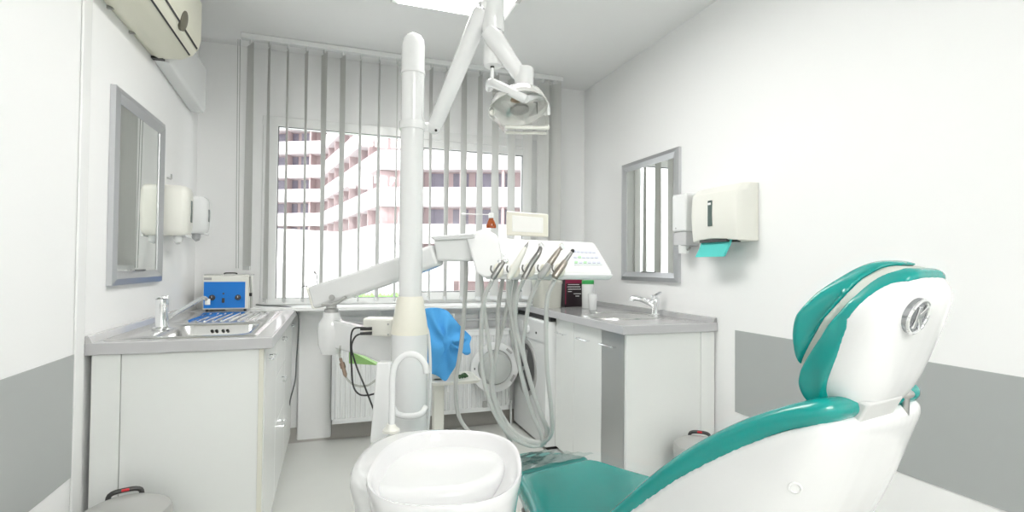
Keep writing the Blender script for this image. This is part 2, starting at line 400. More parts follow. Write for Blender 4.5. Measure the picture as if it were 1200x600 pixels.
for i in range(3):
    if i == 1:
        for z0, z1 in ((.065, .40), (.405, .62), (.625, .822)):
            dr = obj('drawer', box(NB(), (cx1-.018, ys[i]+.002, z0), (cx1, ys[i+1]-.002, z1)), LAM, cabL, bevel=.0015)
            handle(dr, (cx1, (ys[i]+ys[i+1])/2, z1-.05), (0, 1, 0), .10, (.022, 0, 0))
    else:
        dr = obj('door', box(NB(), (cx1-.018, ys[i]+.002, .065), (cx1, ys[i+1]-.002, .822)), LAM, cabL, bevel=.0015)
        handle(dr, (cx1, (ys[i]+ys[i+1])/2-(.12 if i == 0 else -.1), .775), (0, 1, 0), .10, (.022, 0, 0))
# worktop with cut-out shaped around the sink plate
SKX0, SKX1, SKY0, SKY1 = -.772, -.275, 2.215, 3.33      # sink plate
BX0, BX1, BY0, BY1 = -.635, -.325, 2.27, 2.66            # basin opening
wt = thing('worktop', 'grey worktop carrying the steel sink and the blue cleaner on the left', 'worktop', ((XL+LX1)/2, (LY0+LY1)/2, .828))
b = NB()
for lo, hi in (((XL+.002, LY0, .828), (LX1, BY0-.01, .87)), ((XL+.002, BY1+.01, .828), (LX1, LY1+.03, .87)), ((XL+.002, BY0-.01, .828), (BX0-.01, BY1+.01, .87)), ((BX1+.01, BY0-.01, .828), (LX1, BY1+.01, .87))): box(b, lo, hi)
obj('slab', b, WTOP, wt, smooth=False)
obj('front_edge', box(NB(), (XL+.002, LY0-.006, .828), (LX1+.006, LY0, .8695)), WEDGE, wt, bevel=.002)
obj('front_edge', box(NB(), (LX1, LY0, .828), (LX1+.006, LY1+.03, .8695)), WEDGE, wt, bevel=.002)
obj('backsplash_strip', prism(NB(), [(XL+.002, LY0, .87), (XL+.022, LY0, .87), (XL+.012, LY0, .892), (XL+.002, LY0, .895)], (0, LY1+.03-LY0, 0)), WTOP, wt)
sk = thing('kitchen_sink', 'rectangular stainless steel sink with ribbed drainer set in left worktop', 'sink', (-.52, 2.77, .870))
def rrect(x0, x1, y0, y1, r, z, n=6):
    P = []
    for cx, cy, a0 in ((x1-r, y1-r, 0), (x0+r, y1-r, 90), (x0+r, y0+r, 180), (x1-r, y0+r, 270)):
        for k in range(n+1):
            a = math.radians(a0+90*k/n); P.append(Vector((cx+r*math.cos(a), cy+r*math.sin(a), z)))
    return P
# plate with hole for basin and drainer recess
b = NB()
def ringstack(bm, L):
    vs = [[bm.verts.new(p) for p in r] for r in L]; n = len(vs[0])
    for a, c in zip(vs, vs[1:]):
        for i in range(n):
            j = (i+1) % n; bm.faces.new((a[i], a[j], c[j], c[i]))
    bm.faces.new(vs[-1]); return vs
# left half (basin half) and right half (drainer half) share the line y = YM
YM = 2.73
ringstack(b, [rrect(SKX0, SKX1, SKY0, YM, .004, .8705), rrect(SKX0+.004, SKX1-.004, SKY0+.004, YM-.0001, .004, .8745), rrect(BX0-.008, BX1+.008, BY0-.008, BY1+.008, .06, .8735), rrect(BX0, BX1, BY0, BY1, .055, .866), rrect(BX0+.008, BX1-.008, BY0+.008, BY1-.008, .05, .75), rrect(BX0+.04, BX1-.04, BY0+.04, BY1-.04, .03, .735)])
obj('basin', b, STEEL, sk, ang=50)
b = NB()
DY0, DY1 = 2.77, 3.28
ringstack(b, [rrect(SKX0, SKX1, YM, SKY1, .004, .8705), rrect(SKX0+.004, SKX1-.004, YM+.0001, SKY1-.004, .004, .8745), rrect(BX0-.03, BX1+.01, DY0, DY1, .05, .8735), rrect(BX0-.022, BX1+.002, DY0+.008, DY1-.008, .045, .8705)])
obj('drainer', b, STEEL, sk, ang=50)
for k in range(9):
    x = BX0-.0+.036*k; b = NB()
    tube(b, spline([(x-.01, DY0+.03, .8712), (x-.01, DY0+.12, .8722), (x, DY1-.14, .8725), (x, DY1-.05, .8712)], 4), .007, 8)
    obj('rib', b, CHROME, sk)
b = NB()
for k in range(4): cyl(b, ((BX0+BX1)/2-.033+.018*k+(.008 if k > 1 else 0), BY1-.0115, .845), ((BX0+BX1)/2-.033+.018*k+(.008 if k > 1 else 0), BY1-.003, .845), .006, n=12)
obj('overflow_holes', b, BLACK, sk)
b = NB(); lathe(b, ((BX0+BX1)/2, (BY0+BY1)/2, .7355), [(.04, 0), (.04, .002), (.03, .003), (.005, .001)])
obj('drain', b, CHROME, sk)
fa = thing('mixer_tap', 'chrome mixer tap with long swivelled spout beside the left mirror', 'tap', (-.668, 2.50, .8745))
FX, FY = -.668, 2.50
b = NB(); lathe(b, (FX, FY, .8745), [(.034, 0), (.034, .006), (.025, .012), (.0225, .03), (.0225, .10), (.0235, .104), (.0235, .125), (.014, .132)])
obj('body', b, CHROME, fa)
b = NB(); obox(b, (FX+.012, FY-.02, 1.007), (.35, -.9, .12), (.9, .35, 0), (0, 0, 1), .075, .026, .010)
obj('lever', b, CHROME, fa, bevel=.004)
se = px(241, 350, Y=2.86)
b = NB(); tube(b, spline([(FX, FY, .915), (FX+.02, FY+.05, .925), tuple(Vector((FX, FY, .93)).lerp(se, .6)), se+Vector((-.012, -.03, .004)), se, se+Vector((.006, .012, -.016))], 6), .0095, 12)
obj('spout', b, CHROME, fa)
b = NB(); cyl(b, se+Vector((.006, .010, -.03)), se+Vector((.006, .010, -.002)), .012)
obj('aerator', b, GLOSS2, fa)
# ultrasonic cleaner
c0 = px(237, 361.5, Y=3.40); c1 = px(291, 361, Y=3.40)
ux0, ux1, uy0, uy1, uz0 = c0.x, c1.x, 3.40, 3.56, .8755
uzt = px(260, 323, Y=3.40).z
uc = thing('ultrasonic_cleaner', 'small bench-top cleaner with blue control panel on the left worktop', 'cleaner', ((ux0+ux1)/2, 3.48, .870))
obj('housing', box(NB(), (ux0, uy0, uz0+.006), (ux1, uy1, uzt)), CREAM2, uc, bevel=.004)
obj('front_panel', box(NB(), (ux0+.006, uy0-.003, uz0+.014), (ux1-.018, uy0, uzt-.036)), BLUE, uc, bevel=.001)
for kx in (.21, .77):
    kc = Vector((ux0+(ux1-ux0)*kx, uy0-.003, uz0+.075))
    b = NB(); lathe(b, kc, [(.016, 0), (.016, .004), (.013, .006), (.011, .014), (.009, .015)], axis=(0, -1, 0)); kb = obj('knob', b, DARK, uc)
    obj('pointer', box(NB(), (kc.x-.0012, kc.y-.0165, kc.z-.001), (kc.x+.0012, kc.y-.0145, kc.z+.010)), INK, kb, smooth=False)
cxm = (ux0+ux1)/2-.012
obj('rocker_switch', box(NB(), (cxm-.007, uy0-.009, uz0+.045), (cxm+.007, uy0-.002, uz0+.072)), DARK, uc, bevel=.002)
b = NB(); cyl(b, (cxm, uy0-.002, uz0+.098), (cxm, uy0-.006, uz0+.098), .005); obj('indicator_lamp', b, DARK, uc)
obj('maker_plate', box(NB(), (ux0+.006, uy0-.0015, uzt-.026), (ux0+.045, uy0, uzt-.012)), GREYP, uc, smooth=False)
lid = obj('lid', box(NB(), (ux0+.004, uy0+.006, uzt), (ux1+.01, uy1-.004, uzt+.008)), STEEL, uc, bevel=.003)
b = NB(); tube(b, spline([(cxm-.01, 3.46, uzt+.008), (cxm, 3.46, uzt+.014), (cxm+.05, 3.46, uzt+.014), (cxm+.06, 3.46, uzt+.008)], 4), .004, 8); obj('lid_handle', b, DARK, lid)
b = NB(); tube(b, [(ux1+.004, uy0+.02, uzt-.004), (ux1+.012, uy0+.02, uz0+.07), (ux1+.012, uy0+.02, uz0+.01)], .006, 8); obj('drain_pipe', b, SATIN, uc)
b = NB(); box(b, (ux1+.001, uy0+.012, uz0+.08), (ux1+.016, uy0+.035, uz0+.10)); obj('drain_valve', b, BLACK, uc, bevel=.002)
for i in (0, 1):
    for j in (0, 1):
        b = NB(); xx = ux0+.02+(ux1-ux0-.04)*i; yy = uy0+.02+(uy1-uy0-.04)*j; cyl(b, (xx, yy, .8700), (xx, yy, uz0+.006), .008, n=12); obj('foot', b, BLACK, uc)
# cable over the counter edge
b = NB(); P = [px(300, 357, Y=3.60), px(315, 358.5, Y=3.56), px(330, 359, Y=3.5), px(343, 361, Y=3.45), px(349.5, 370, Y=3.45), px(350, 388, Y=3.45), px(347.5, 420, Y=3.45), px(346, 445, Y=3.45), px(341, 465, Y=3.45), px(339, 475, Y=3.46)]
P = [Vector((p.x, p.y, max(p.z, .876)) if i < 3 else p) for i, p in enumerate(P)]
tag(obj('power_cable', (tube(b, spline(P, 6), .0042, 8)), mat('grey_cable', (.13, .14, .14), .5)), 'dark grey cable hanging over the rear end of the left worktop', 'cable')
# ================================================================== PEDAL BINS
def pedal_bin(x, y, h, r, label, hand=0):
    t = thing('pedal_bin', label, 'bin', (x, y, 0))
    b = NB(); lathe(b, (x, y, .015), [(r*.94, 0), (r*.96, .01), (r, h-.09)], 40); obj('body', b, GREYP, t)
    b = NB(); lathe(b, (x, y, 0), [(r*.97, 0), (r*.97, .02), (r*.93, .025)], 40); obj('base', b, SKIRT2, t)
    z = h-.075
    b = NB(); lathe(b, (x, y, z), [(r*1.0, 0), (r*1.03, .004), (r*1.03, .028), (r*.98, .045), (r*.75, .060), (r*.35, .070), (.002, .073)], 44)
    lid = obj('lid', b, mat('grey_bin_plastic', (.42, .425, .41), .3), t)
    v = Vector((x, y, 0)).normalized(); back = v; sd = Vector((-v.y, v.x, 0))
    hc = Vector((x, y, z))+back*r*.9
    b = NB(); tube(b, spline([hc-sd*.045+Vector((0, 0, .02)), hc-sd*.042+Vector((0, 0, .062)), hc+Vector((0, 0, .070)), hc+sd*.042+Vector((0, 0, .062)), hc+sd*.045+Vector((0, 0, .02))], 5), .008, 10); hd = obj('handle', b, DARK, t)
    b = NB(); obox(b, hc+Vector((0, 0, .072))-back*.004, sd, back, (0, 0, 1), .022, .014, .008); obj('release_button', b, RED, hd, bevel=.002)
    b = NB(); obox(b, Vector((x, y, .03))-back*(r+.02), sd, back, (0, 0, 1), .06, .06, .012); obj('pedal', b, DARK, t, bevel=.004)
    b = NB(); obox(b, Vector((x, y, z+.012))-sd*0+Vector((r*1.02*math.cos(-.2), r*1.02*math.sin(-.2), 0)), (1, 0, 0), (0, 1, 0), (0, 0, 1), .02, .03, .03); obj('hinge', b, DARK, t, bevel=.003)
    return t
pedal_bin(-.62, 1.985, .386, .126, 'grey domed pedal bin in front of left cabinet end panel')
pedal_bin(1.615, 2.00, .362, .115, 'grey pedal bin by the right wall, half hidden behind the chair back')
# ================================================================== LEFT WALL THINGS
def wall_mirror(xw, sgn, y0, y1, z0, z1, label, cat='mirror'):
    t = thing('wall_mirror', label, cat, (xw, (y0+y1)/2, z0)); fw = .055
    x0 = xw; x1 = xw+sgn*.028
    outer = [(y0, z0), (y1, z0), (y1, z1), (y0, z1)]; inner = [(y0+fw, z0+fw), (y1-fw, z0+fw), (y1-fw, z1-fw), (y0+fw, z1-fw)]
    mid = [(y0+fw*.45, z0+fw*.45), (y1-fw*.45, z0+fw*.45), (y1-fw*.45, z1-fw*.45), (y0+fw*.45, z1-fw*.45)]
    b = NB()
    ring = lambda L, x: [b.verts.new((x, y, z)) for y, z in L]
    A, B, C, D, E_ = ring(outer, x0+sgn*.001), ring(outer, x0+sgn*.020), ring(mid, x1), ring(inner, x0+sgn*.014), ring(inner, x0+sgn*.001)
    for P, Q in ((A, B), (B, C), (C, D), (D, E_), (E_, A)):
        for i in range(4): b.faces.new((P[i], P[(i+1) % 4], Q[(i+1) % 4], Q[i]))
    obj('frame', b, SILV, t, smooth=False)
    xs = sorted((x0+sgn*.002, x0+sgn*.012))
    obj('glass', box(NB(), (xs[0], y0+fw-.004, z0+fw-.004), (xs[1], y1-fw+.004, z1-fw+.004)), MIRR, t, smooth=False)
    b = NB(); xs = sorted((x0+sgn*.012, x0+sgn*.02)); box(b, (xs[0], (y0+y1)/2-.07, z0+fw-.002), (xs[1], (y0+y1)/2+.07, z0+fw+.004)); obj('clip', b, DMETAL, t, smooth=False)
    return t
wall_mirror(XL, 1, 2.331, 2.934, 1.061, 1.822, 'silver-framed mirror on the left wall above the sink')
wall_mirror(XR, -1, 2.449, 3.058, 1.063, 1.832, 'silver-framed mirror on the right wall reflecting the striped blind')
# air conditioner
ay0, ay1, az0, az1 = 1.93, 2.80, 2.10, 2.40
ac = thing('air_conditioner', 'yellowed wall air conditioner high on the left wall', 'air conditioner', (XL, 2.37, az0))
prof = [(0, .30), (0, .0), (.03, -.012), (.12, -.004), (.165, .02), (.19, .055), (.20, .10), (.20, .27), (.185, .30)]
R = []
for y, sc_ in ((ay0, .93), (ay0+.02, .985), (ay0+.04, 1), (ay1-.04, 1), (ay1-.02, .985), (ay1, .93)):
    R.append([Vector((XL+.002+p[0]*(sc_ if p[0] > 0 else 1), y, az0+.15+(p[1]-.15)*sc_)) for p in prof])
obj('casing', rings(NB(), R), ACC, ac, ang=50)
def acpt(t, y, e=.001):
    P = [Vector((XL+.002+p[0], y, az0+p[1])) for p in prof[1:8]]; n = len(P)-1; i = min(int(t*n), n-1); f = t*n-i; return P[i].lerp(P[i+1], f)
for t_ in (.47, .64):
    a0, a1 = acpt(t_, ay0+.07), acpt(t_, ay1-.05); b = NB(); obox(b, (a0+a1)/2, (0, 1, 0), acpt(t_+.02, 0)-acpt(t_-.02, 0), (acpt(t_+.02, 0)-acpt(t_-.02, 0)).cross(Vector((0, 1, 0))), a1.y-a0.y, .007, .006)
    obj('louvre_slot', b, BLACK, ac, smooth=False)
gc = acpt(.715, 2.50); tn = (acpt(.72, 0)-acpt(.68, 0)).normalized(); nn = Vector((0, 1, 0)).cross(tn)
if nn.x < 0: nn = -nn
b = NB(); lathe(b, gc-nn*.008, [(.042, 0), (.042, .010), (.038, .012), (.01, .0125)], 28, nn); gr = obj('fan_grille', b, mat('brown_grille', (.16, .15, .11), .5), ac)
b = NB(); box(b, (XL+.002, ay1-.035, az0-.013), (XL+.05, ay1-.004, az0-.004)); obj('pipe_notch', b, BLACK, ac, smooth=False)
for yy in (2.28, 2.5):
    b = NB(); box(b, (XL+.0, yy, az0-.012), (XL+.02, yy+.012, az0-.002)); obj('screw_cap', b, SATIN, ac, smooth=False)
b = NB(); rings(b, [[Vector((x, y, z)) for x, z in ((XL, 2.30), (XL, zb), (XL+.065, zb-.003), (XL+.078, zb+.016), (XL+.078, 2.30))] for y, zb in ((2.803, 2.088), (3.47, 2.034))])
tag(obj('pipe_trunking', b, GLOSS2, bevel=.006), 'white boxed pipe trunking running from the air conditioner to the window wall', 'trunking')
def towel_dispenser(xw, sgn, y0, y1, z0, z1, dep, label, paper, pm, mcol):
    t = thing('towel_dispenser', label, 'dispenser', (xw, (y0+y1)/2, z0)); n = 9
    zf = lambda f: z0+.012*math.cos(f*PI*2)
    R = []
    for k in range(n):
        f = k/(n-1); z = z0+(z1-z0)*f
        d = dep*(.90+.10*math.sin(f*PI)) if f < .85 else dep*(1-.35*(f-.85)/.15)
        pts = [(0, y0), (.6, y0), (.92, y0+.02), (1, y0+.07), (1.03, (y0+y1)/2), (1, y1-.07), (.92, y1-.02), (.6, y1), (0, y1)]
        R.append([Vector((xw+sgn*(.0+d*p[0]), p[1], z+((.016*math.sin(max(0, min(1, (p[1]-y0)/(y1-y0)))*PI)) if (k == 0 and p[0] > .5) else 0))) for p in pts])
    obj('cover', rings(NB(), R), mcol, t, ang=50, bevel=.004)
    if sgn > 0: yw = y0+(y1-y0)*.82
    else: yw = y0+(y1-y0)*.52
    yw = (y0+y1)/2
    xs = sorted((xw+sgn*(dep*1.0), xw+sgn*(dep*1.035+.002)))
    wn = obj('level_window', box(NB(), (xs[0], yw-.014, z0+(z1-z0)*.28), (xs[1], yw+.014, z0+(z1-z0)*.74)), mat('smoky_window', (.10, .14, .13), .15), t, bevel=.002)
    xs = sorted((xw+sgn*dep, xw+sgn*(dep*1.045+.003)))
    obj('latch', box(NB(), (xs[0], yw-.009, z0+(z1-z0)*.66), (xs[1], yw+.009, z0+(z1-z0)*.70)), INK, wn, smooth=False)
    xs = sorted((xw+sgn*.03, xw+sgn*dep*.9))
    obj('slot', box(NB(), (xs[0], y0+.08, z0-.002), (xs[1], y1-.08, z0+.012)), DARK, t, smooth=False)
    if paper:
        b = NB(); R = []
        for k in range(6):
            f = k/5; xx = xw+sgn*(dep*.75+.03*f); z = z0+.012-.085*f
            row = [Vector((xx+.003*math.sin(j*2+k), y0+.075+(y1-y0-.15)*j/6+.01*f, z)) for j in range(7)]
            R.append(row+[p+Vector((sgn*-.012, 0, .002)) for p in row[::-1]])
        obj('paper_towel', rings(b, R), pm, t)
    return t
towel_dispenser(XR, -1, 1.885, 2.235, 1.275, 1.545, .125, 'cream paper towel dispenser with turquoise paper on the right wall', True, PAPER, CREAM2)
def soap_disp(xw, sgn, y0, y1, zt, zb, label):
    t = thing('soap_dispenser', label, 'dispenser', (xw, (y0+y1)/2, zb)); d = .10; zm = zb+(zt-zb)*.38
    xs = sorted((xw, xw+sgn*d))
    obj('housing', box(NB(), (xs[0], y0, zm), (xs[1], y1, zt)), GLOSS2, t, bevel=.012)
    xs = sorted((xw+sgn*.004, xw+sgn*(d-.006)))
    obj('reservoir', box(NB(), (xs[0], y0+.005, zm-.075), (xs[1], y1-.005, zm)), mat('milky_plastic', (.60, .60, .61), .15), t, bevel=.008)
    xc = xw+sgn*(d*.62); yc = (y0+y1)/2
    b = NB(); cyl(b, (xc, yc, zb+.01), (xc, yc, zm-.07), .028, .032); obj('pump', b, GLOSS2, t)
    b = NB(); tube(b, spline([(xc, yc, zb+.03), (xc+sgn*.0, yc-.035, zb+.03), (xc+sgn*.005, yc-.055, zb+.04)], 4), .006, 8); obj('lever', b, SATIN, t)
    b = NB(); cyl(b, (xs[1] if sgn > 0 else xs[0], yc+.02, zm+.02), (xw+sgn*(d+.002), yc+.02, zm+.02), .005, n=12); obj('lock', b, SATIN, t)
    return t
soap_disp(XR, -1, 2.285, 2.40, 1.545, 1.215, 'white wall soap dispenser next to the right mirror')
def wall_disp(y0, y1, z0, z1, d, label, m_c, m_n):
    t = thing('soap_dispenser', label, 'dispenser', (XL, (y0+y1)/2, z0)); x = XL; R = []
    for z, k, e in ((z0+.0, .86, .012), (z0+.012, .93, .004), (z0+.03, .97, .0), ((z0+z1)/2, 1, 0), (z1-.03, .98, 0), (z1-.01, .93, .004), (z1, .84, .012)):
        R.append([Vector(p) for p in ((x, y0+e, z), (x+d*k*.75, y0+e, z), (x+d*k*.95, y0+.012+e, z), (x+d*k, y0+.035+e, z), (x+d*k, y1-.035-e, z), (x+d*k*.95, y1-.012-e, z), (x+d*k*.75, y1-e, z), (x, y1-e, z))])
    obj('cover', rings(NB(), R), m_c, t, ang=50)
    obj('level_window', box(NB(), (x+d*.99, (y0+y1)/2-.012, z0+.07), (x+d+.002, (y0+y1)/2+.012, z1-.07)), mat('smoky_window', (.10, .14, .13), .15), t, bevel=.001)
    b = NB(); tube(b, [(x+d*.55, y0+.05, z0+.004), (x+d*.55, y0+.05, z0-.022), (x+d*.60, y0+.045, z0-.036)], [.022, .022, .013], 16); obj('nozzle', b, m_n, t)
    b = NB(); box(b, (x+d*.86, y0+.03, z0-.006), (x+d*.96, y1-.03, z0+.006)); obj('lever', b, m_n if m_n is SATIN else GLOSS2, t, bevel=.003)
wall_disp(2.955, 3.10, 1.285, 1.535, .118, 'cream soap dispenser on the left wall right beside the mirror', CREAM2, GLOSS2)
wall_disp(3.30, 3.44, 1.315, 1.525, .128, 'white soap dispenser with grey nozzle near the left rear corner', GLOSS2, mat('grey_nozzle', (.45, .46, .47), .4))
b = NB(); tube(b, [(XL+.001, 3.05, 1.58), (XL+.02, 3.05, 1.575)], .004, 8); tube(b, [(XL+.02, 3.05, 1.575), (XL+.02, 3.05, 1.60)], .004, 8)
tag(obj('wall_hook', b, SATIN), 'small metal hook in the left wall above the cream dispenser', 'hook')
# ================================================================== RIGHT CABINET, WASHER
RY0, RX0 = 2.158, 1.303
cabR = thing('base_cabinet', 'white and silver-grey base cabinet under the right worktop', 'cabinet', ((XR+RX0)/2, 2.55, 0))
rf = RX0+.022; RYM = 2.99
b = NB()
for lo, hi in (((XR-.036, RY0+.031, .06), (XR-.02, RYM, .826)), ((rf+.02, RY0+.031, .06), (XR-.036, RYM, .076)), ((rf+.02, RY0+.031, .076), (XR-.036, RY0+.047, .826)), ((rf+.02, RYM-.016, .076), (XR-.036, RYM, .826))): box(b, lo, hi)
obj('carcass', b, LAM, cabR, smooth=False)
obj('plinth', box(NB(), (rf+.06, RY0+.05, 0), (XR-.02, RYM, .06)), LAM, cabR, smooth=False)
obj('end_panel', box(NB(), (rf+.004, RY0+.012, 0), (XR-.092, RY0+.030, .826)), LAM, cabR, bevel=.001)
obj('filler_strip', box(NB(), (XR-.090, RY0+.012, 0), (XR-.006, RY0+.030, .826)), LAM, cabR, bevel=.001)
d1 = obj('door', box(NB(), (rf-.0, RY0+.032, .03), (rf+.018, 2.405, .822)), LAMG, cabR, bevel=.0015); d1['label'] = 'silver-grey cabinet door'
handle(d1, (rf, 2.325, .752), (0, 1, 0), .125, (-.024, 0, 0))
d2 = obj('door', box(NB(), (rf-.0, 2.409, .03), (rf+.018, 2.735, .822)), LAM, cabR, bevel=.0015)
handle(d2, (rf, 2.60, .745), (0, 1, 0), .12, (-.024, 0, 0))
d3 = obj('door', box(NB(), (rf-.0, 2.739, .03), (rf+.018, RYM, .822)), LAM, cabR, bevel=.0015)
handle(d3, (rf, 2.90, .74), (0, 1, 0), .12, (-.024, 0, 0))
wr = thing('worktop', 'grey worktop with round sink along the right wall', 'worktop', ((XR+RX0)/2, 2.9, .828))
SCX, SCY, SR = 1.555, 2.62, .195
b = NB(); n = 48
# slab with round hole
outer = []; 
def ray_rect(a, x0, x1, y0, y1):
    dx, dy = math.cos(a), math.sin(a); ts = []
    if dx > 1e-9: ts.append((x1-SCX)/dx)
    if dx < -1e-9: ts.append((x0-SCX)/dx)
    if dy > 1e-9: ts.append((y1-SCY)/dy)
    if dy < -1e-9: ts.append((y0-SCY)/dy)
    t = min(ts); return (SCX+dx*t, SCY+dy*t)
angs = sorted([2*PI*k/n for k in range(n)]+[math.atan2(yy-SCY, xx-SCX) % (2*PI) for xx in (RX0, XR-.002) for yy in (RY0, 3.62)])
top_o = [ray_rect(a, RX0, XR-.002, RY0, 3.62) for a in angs]; top_i = [(SCX+SR*math.cos(a), SCY+SR*math.sin(a)) for a in angs]
V = [[b.verts.new((p[0], p[1], z)) for p in L] for L, z in ((top_o, .87), (top_i, .87), (top_i, .828), (top_o, .828))]
m_ = len(angs)
for A_, B_ in ((0, 1), (1, 2), (2, 3), (3, 0)):
    for i in range(m_): b.faces.new((V[A_][i], V[A_][(i+1) % m_], V[B_][(i+1) % m_], V[B_][i]))
obj('slab', b, WTOPR, wr, smooth=False)
obj('front_edge', box(NB(), (RX0-.006, RY0, .828), (RX0, 3.62, .8695)), WEDGE, wr, bevel=.002)
obj('front_edge', box(NB(), (RX0-.006, RY0-.006, .828), (XR-.002, RY0, .8695)), WEDGE, wr, bevel=.002)
obj('backsplash_strip', prism(NB(), [(XR-.002, RY0, .87), (XR-.024, RY0, .87), (XR-.014, RY0, .892), (XR-.002, RY0, .895)], (0, 3.62-RY0, 0)), WTOPR, wr)
b = NB(); lathe(b, (SCX, SCY, .8705), [(SR+.022, 0), (SR+.020, .004), (SR-.002, .0045), (SR-.012, -.004), (SR-.03, -.10), (SR-.08, -.125), (.03, -.13), (.002, -.132)], 56)
tag(obj('round_sink', b, STEEL), 'round stainless steel basin sunk in the right worktop', 'sink')
fb = thing('mixer_tap', 'short chrome mixer tap behind the round basin', 'tap', (1.755, 2.62, .8705))
fx, fy = 1.775, 2.585
b = NB(); lathe(b, (fx, fy, .8705), [(.028, 0), (.028, .005), (.022, .010), (.020, .06), (.023, .075), (.023, .095), (.016, .105)]); obj('body', b, CHROME, fb)
b = NB(); tube(b, spline([(fx, fy, .92), (fx-.04, fy+.015, .945), (fx-.09, fy+.03, .965), (fx-.125, fy+.045, .968), (fx-.132, fy+.047, .950)], 5), [.015]*21, 12); obj('spout', b, CHROME, fb)
b = NB(); obox(b, (fx+.006, fy-.004, .988), (1, .2, .5), (-.2, 1, 0), (-.5, 0, 1), .07, .024, .012); obox(b, (fx-.01, fy, .978), (1, .2, .0), (-.2, 1, 0), (0, 0, 1), .03, .03, .02); obj('lever', b, CHROME, fb, bevel=.004)
# washing machine
wm = thing('washing_machine', 'white front-loading washing machine with door open beside the right cabinet', 'washing machine', (1.55, 3.31, 0))
wx, wy0, wy1 = 1.262, 3.005, 3.60
obj('body', box(NB(), (wx, wy0, .018), (XR-.03, wy1, .800)), GLOSS2, wm, bevel=.006)
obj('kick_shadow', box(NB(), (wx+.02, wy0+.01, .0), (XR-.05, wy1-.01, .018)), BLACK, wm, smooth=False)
cp = obj('control_panel', box(NB(), (wx-.006, wy0+.004, .665), (wx, wy1-.004, .79)), GLOSS, wm, bevel=.002)
b = NB(); lathe(b, (wx-.006, 3.15, .715), [(.008, 0), (.008, .004), (.002, .005)], axis=(-1, 0, 0)); obj('button', b, BLACK, cp)
b = NB(); lathe(b, (wx-.006, 3.30, .725), [(.028, 0), (.026, .014), (.005, .015)], axis=(-1, 0, 0)); obj('dial', b, GLOSS2, cp)
obj('detergent_drawer', box(NB(), (wx-.010, 3.40, .69), (wx-.006, 3.58, .77)), GLOSS, cp, bevel=.002)
cy_, cz_, rr_ = 3.345, .455, .165
b = NB(); lathe(b, (wx, cy_, cz_), [(rr_+.03, 0), (rr_+.028, .006), (rr_+.005, .008), (rr_-.0, .004), (rr_-.004, -.03)], 40, (-1, 0, 0)); obj('door_ring', b, GREYP, wm)
b = NB(); lathe(b, (wx+.0, cy_, cz_), [(rr_-.002, .006), (rr_-.012, .004), (rr_-.018, .0055), (rr_-.022, .003)], 40, (-1, 0, 0)); obj('rubber_seal', b, mat('grey_seal', (.10, .10, .10), .5), wm)
b = NB(); lathe(b, (wx-.001, cy_, cz_), [(rr_-.020, .003), (rr_-.020, .004), (.002, .0045)], 40, (-1, 0, 0)); dm = obj('drum', b, mat('dark_drum', (.012, .012, .014), .3), wm)
for k in range(3):
    a = PI/2+2*PI*k/3+.2; b = NB(); obox(b, (wx-.006, cy_+.075*math.cos(a), cz_+.075*math.sin(a)), (0, math.cos(a), math.sin(a)), (1, 0, 0), (0, -math.sin(a), math.cos(a)), .10, .006, .028); obj('drum_paddle', b, SATIN, dm, bevel=.002)
# open door, hinged on the far side, standing square to the machine
dcx, dcy, dcz = px(580, 430, Y=3.44).x, 3.44, px(580, 430.5, Y=3.44).z
dr_ = .175
b = NB(); lathe(b, (dcx, dcy, dcz), [(dr_-.055, -.012), (dr_-.052, .004), (dr_-.03, .012), (dr_-.004, .008), (dr_, -.004), (dr_-.006, -.016), (dr_-.05, -.018), (dr_-.055, -.012)], 48, (0, -1, 0))
wd = obj('door', b, GLOSS2, wm)
b = NB(); lathe(b, (dcx, dcy, dcz), [(dr_-.054, -.008), (dr_-.054, .0), (dr_-.062, .02), (dr_-.075, .055), (dr_-.10, .066), (.03, .07), (.002, .07)], 40, (0, -1, 0)); obj('door_glass', b, mat('door_bowl_glass', (.62, .65, .63), .08, coat=.5, alpha=.75), wd)
obj('hinge', box(NB(), (wx-.035, dcy-.006, dcz-.05), (wx, dcy+.016, dcz+.05)), SATIN, wd, bevel=.003)
for a in (48, 130, 180, 200, -32):
    ar = math.radians(a); b = NB(); L_ = .05 if a in (48, -32) else .014
    obox(b, (dcx+(dr_-.027)*math.cos(ar), dcy-.012, dcz+(dr_-.027)*math.sin(ar)), (-math.sin(ar), 0, math.cos(ar)), (math.cos(ar), 0, math.sin(ar)), (0, 1, 0), L_, .016 if L_ > .02 else .008, .008)
    obj('catch' if L_ < .02 else 'hinge_slot', b, GREYP if L_ > .02 else DARK, wd, bevel=.002)
# solid black block standing in for the shade in the gap under worktop
obj('gap_shade_block', box(NB(), (wx+.03, wy0, .800), (XR-.05, wy1, .826)), BLACK, wm, smooth=False)
# items on right worktop
Zc = .870
b = NB(); 
tx = px(640, 350, Y=3.28).x
tub = thing('storage_tub', 'cream translucent plastic tub on the right worktop below the tray', 'tub', (tx, 3.27, Zc))
R = []
for z, s_ in ((Zc, .92), (Zc+.005, .95), (Zc+.16, 1.02), (Zc+.165, 1.06), (Zc+.185, 1.06)):
    R.append(rrect(tx-.085*s_, tx+.085*s_, 3.27-.08*s_, 3.27+.08*s_, .03*s_, z))
obj('body', rings(NB(), R), mat('milky_cream_tub', (.62, .62, .56), .3), tub, ang=50)
obj('lid', box(NB(), (tx-.092, 3.183, Zc+.187), (tx+.092, 3.357, Zc+.20)), CREAM2, tub, bevel=.006)
car = thing('carton', 'black and maroon carton with white print on the right worktop', 'carton', (1.65, 3.30, Zc))
q0, q1 = px(662, 357, Y=3.26), px(684, 357, Y=3.26); kt = px(672, 327, Y=3.26).z
obj('box', box(NB(), (q0.x, 3.26, Zc), (q1.x, 3.34, kt)), WINE, car, bevel=.002)
